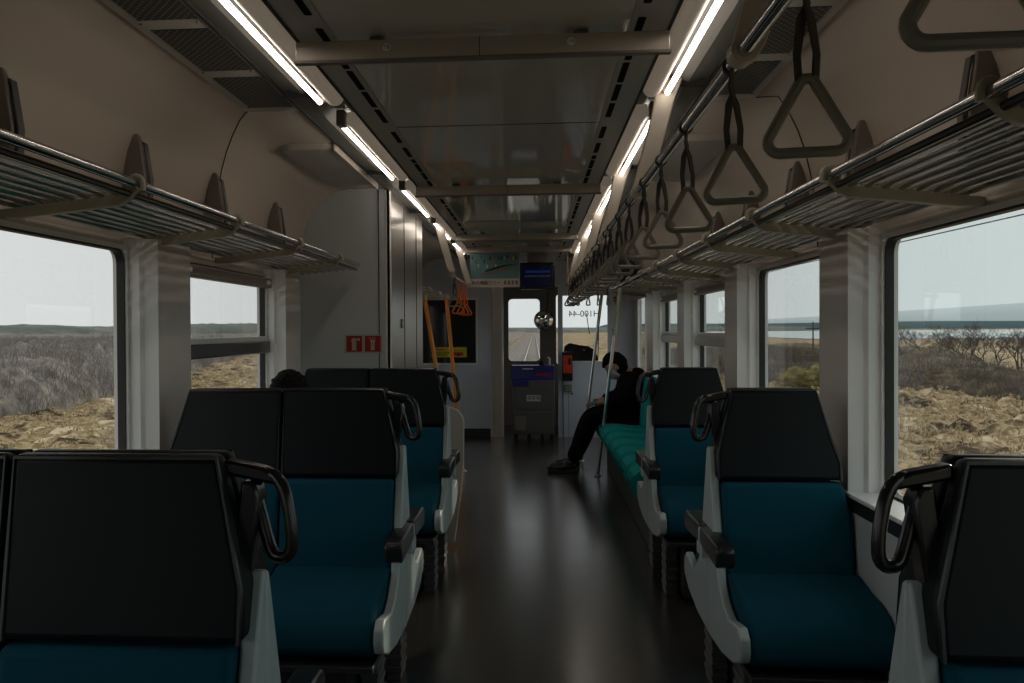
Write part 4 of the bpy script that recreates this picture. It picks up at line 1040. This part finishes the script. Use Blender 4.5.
for i in range(2600):
    y=12+80*rr.random(); e=eL(y); x=e-0.1-rr.random()**1.7*26; spL.append((x,y,ZG+bank_h(x,e,-140,y,hL,1)-0.35,1.0))
for i in range(1900):
    y=18+70*rr.random(); e=eR(y); x=e+0.1+rr.random()**1.5*11; spR.append((x,y,ZG+bank_h(x,e,27,y,hR,2)-0.30,0.9))
bank(lambda y:-3.6-0.5*nz(y,1,0.1),-60,105,460,lambda x,y:1.5,'brushL','brush_bank','dark grey brush beside the track far ahead of the train',6)
twigs('bare_twigs','twigL','bare grey twigs standing in the brush outside the left windows',spL,0.45,0.85,14)
twigs('bare_twigs','twigR','bare brown twigs standing in the brush outside the right windows',spR,0.35,0.8,14)
# tufts of dry grass near the line
def tufts(name,sgn,label,seed):
    q=MB(); rr=random.Random(seed)
    for i in range(7000):
        y=6+ (58*rr.random()); x=sgn*(7.0+rr.random()*11); z=field(x,y)-0.03
        s_=rr.uniform(0.06,0.20)*(1.2 if sgn>0 else 0.9)
        for k in range(7):
            a=rr.uniform(0,2*PI); l=s_*rr.uniform(0.7,1.2); wd=0.008
            d=Vector((math.cos(a),math.sin(a),0)); n_=Vector((-d.y,d.x,0))*wd
            p0=Vector((x,y,z)); p1=p0+d*l*0.35+Vector((0,0,l*0.75)); p2_=p0+d*l*0.95+Vector((0,0,l*0.55))
            o_=len(q.v); q.v+= [tuple(p0-n_*1.5),tuple(p0+n_*1.5),tuple(p1+n_),tuple(p1-n_),tuple(p2_)]
            q.f+=[(o_,o_+1,o_+2,o_+3),(o_+3,o_+2,o_+4)]
    return tag(q.build(name,'straw',smooth=False),label,'grass',kind='stuff')
M['straw']=mat('straw',(0.52,0.41,0.25),0.9,noise_amt=0.55,nscale=0.8)
tufts('dry_grass_tufts',-1,'straw-coloured dry grass in the field outside the left windows',21)
tufts('dry_grass_tufts',1,'straw-coloured dry grass in the field outside the right windows',22)
# yellow-green bushes outside the middle right window
for i,(x,y,r) in enumerate(((10.6,39.5,0.75),(12.0,40.5,0.85),(13.2,46,0.8))):
    def fb_(d,q_,i=i): return q_*(1+0.22*noise.noise(d*2.3+Vector((i*7,0,0)))+0.14*noise.noise(d*6+Vector((i,0,0))))
    b_=tag(MB().ball((x,y,ZG+r*0.45),r,r,r*0.75,40,26,fb_).build('round_bush','bushy'),'round yellowish bush outside the second right window, '+['left one','right one','far one behind the other two'][i],'bush','round yellow bushes')
    q=MB(); rr=random.Random(i)
    for k in range(420):
        d=Vector((rr.gauss(0,1),rr.gauss(0,1),abs(rr.gauss(0,0.8)))).normalized(); p0=Vector((d.x*r,d.y*r,d.z*r*0.75+r*0.45))*0.92; p1=p0+d*0.30+Vector((0,0,0.05))
        o_=len(q.v); q.v+=[tuple(p0+Vector((0.02,0,0))),tuple(p0-Vector((0.02,0,0))),tuple(p1)]; q.f.append((o_,o_+1,o_+2))
    tag(q.build('leaves','bushy',parent=b_,smooth=False),kind='stuff')
# bare trees on the right
def tree(x,y,h,seed,label):
    rr=random.Random(seed); q=MB()
    def br(p,d,l,r,dep):
        pts=[p]; dd=d.copy()
        for k in range(3):
            dd=(dd+Vector((rr.uniform(-0.28,0.28),rr.uniform(-0.28,0.28),rr.uniform(-0.05,0.2)))).normalized(); pts.append(pts[-1]+dd*l/3)
        q.tube(pts,r,5 if dep<2 else 3,rs=[r,r*0.85,r*0.7,r*0.5])
        if dep<6:
            for k in range(3 if dep<4 else 2):
                a=rr.uniform(0,2*PI); nd=(dd*0.75+Vector((math.cos(a),math.sin(a),rr.uniform(-0.1,0.35)))*0.8).normalized()
                br(pts[rr.choice((2,3,3))],nd,l*rr.uniform(0.55,0.75),max(0.006,r*0.52),dep+1)
    for k_ in range(3):
        br(Vector((x+rr.uniform(-0.25,0.25),y+rr.uniform(-0.25,0.25),ZG-0.1)),Vector((rr.uniform(-0.45,0.45),rr.uniform(-0.3,0.3),1)).normalized(),h*0.36,0.055,0)
    return tag(q.build('bare_tree','bark'),label,'tree','bare trees outside the right window')
k=0
trs=[(21.0,52),(22.2,51),(23.3,50.5),(24.4,50),(25.5,49.5),(26.6,49),(27.6,48.6),(28.6,48),(24.0,57),(27.2,56),(19.6,54),(29.8,47.5)]
for i,(x,y) in enumerate(trs):
    lb='leafless tree outside the nearest right window, '
    lb+='%s in its row from the left'%ordn[i] if i<8 else ['standing behind the row in its middle','standing behind the row at its right','farthest left and set back','cut by the right picture edge'][i-8]
    tree(x,y,2.95+0.35*math.sin(i*2.1),40+i,lb)
# lake, far shore, hills
vs,fs=gridmesh([60,200,400,700,1200],[210,270,350,450,700],lambda x,y:ZG+0.02)
tag(MB().add(vs,fs).build('lake','lake',recenter=False),'strip of bright water beyond the fields outside the right windows','lake')
def ridge(name,m,pts,h,depth,label,cat,base=ZG,seed=0,na=0.25,ns=0.02,sd=0.0):
    """pts: polyline on the ground; a long rounded hill along it"""
    P_=[];
    for a,b in zip(pts[:-1],pts[1:]):
        n_=60
        for i in range(n_): P_.append((Vector(a).lerp(Vector(b),i/n_)))
    P_.append(Vector(pts[-1])); vs=[];m_=9
    for i,p in enumerate(P_):
        d=(P_[min(i+1,len(P_)-1)]-P_[max(i-1,0)]).normalized(); nr=Vector((-d.y,d.x))
        t_=i/(len(P_)-1); hh=h(t_)*(1+na*noise.noise(Vector((p.x*ns,p.y*ns,seed)))+sd*noise.noise(Vector((p.x*ns*9,p.y*ns*9,seed+5))))
        for k in range(m_):
            a=PI*k/(m_-1); q_=p+nr*(math.cos(a)*depth/2); vs.append((q_.x,q_.y,base+hh*math.sin(a)))
    fs=[(i*m_+k,i*m_+k+1,(i+1)*m_+k+1,(i+1)*m_+k) for i in range(len(P_)-1) for k in range(m_-1)]
    return tag(MB().add(vs,fs).build(name,m,recenter=False),label,cat)
ridge('wooded_hill','hill',[(-420,60),(-330,330),(-190,520),(-60,640)],lambda t_:4.6+1.8*math.sin(t_*3.0)+0.9*math.sin(t_*9),60,'low dark green wooded hill on the horizon left of the train','hill',seed=1,ns=0.03,na=0.25,sd=0.10)
ridge('wooded_hill','hill',[(-60,640),(30,700),(200,760)],lambda t_:3.4,60,'low wooded rise on the horizon straight ahead of the train','hill',seed=4,ns=0.03)
ridge('lake_shore','shore',[(120,1500),(500,1350),(1100,1000),(1500,500)],lambda t_:9,160,'dark strip of far lake shore outside the right windows','shore',seed=2,ns=0.004,na=0.2)
ridge('far_hills','farhill',[(900,3700),(1800,3300),(2800,2600),(3600,1500)],lambda t_:70+35*math.sin(t_*5-1),600,'far hills on the right horizon, haze painted in as pale blue','hill',seed=3,ns=0.0015,na=0.35)
struct(MB().box(-4000,4000,-200,5000,ZG-0.9,ZG-0.6),'ground_plain','grass',smooth=False)
# poles and wire by the line
for i,(x,y,h) in enumerate(((19.5,69,2.9),(37.0,170,4.0),(7.8,75,5.5),(9.2,100,5.5),(10.8,130,5.5))):
    t=thing('utility_pole',['thin grey pole in the field outside the second right window','thin distant pole near the lake','pole beside the line seen through the right windscreen, nearest','pole beside the line seen through the right windscreen, middle','pole beside the line seen through the right windscreen, farthest'][i],'pole',(x,y,ZG),'poles outside')
    MB().tube([(0,0,-0.2),(0,0,h)],0.05,8,rs=[0.06,0.045]).build('mast','wire',parent=t)
    MB().box(-0.5,0.5,-0.04,0.04,h-0.5,h-0.42).build('crossarm','wire',parent=t)
tag(MB().tube([(9.0,-6+8*i,3.40-0.10*math.sin(PI*((i*8)%40)/40)) for i in range(16)],0.014,5).build('overhead_wire','wire'),'thin dark overhead wire crossing the right windows','wire')
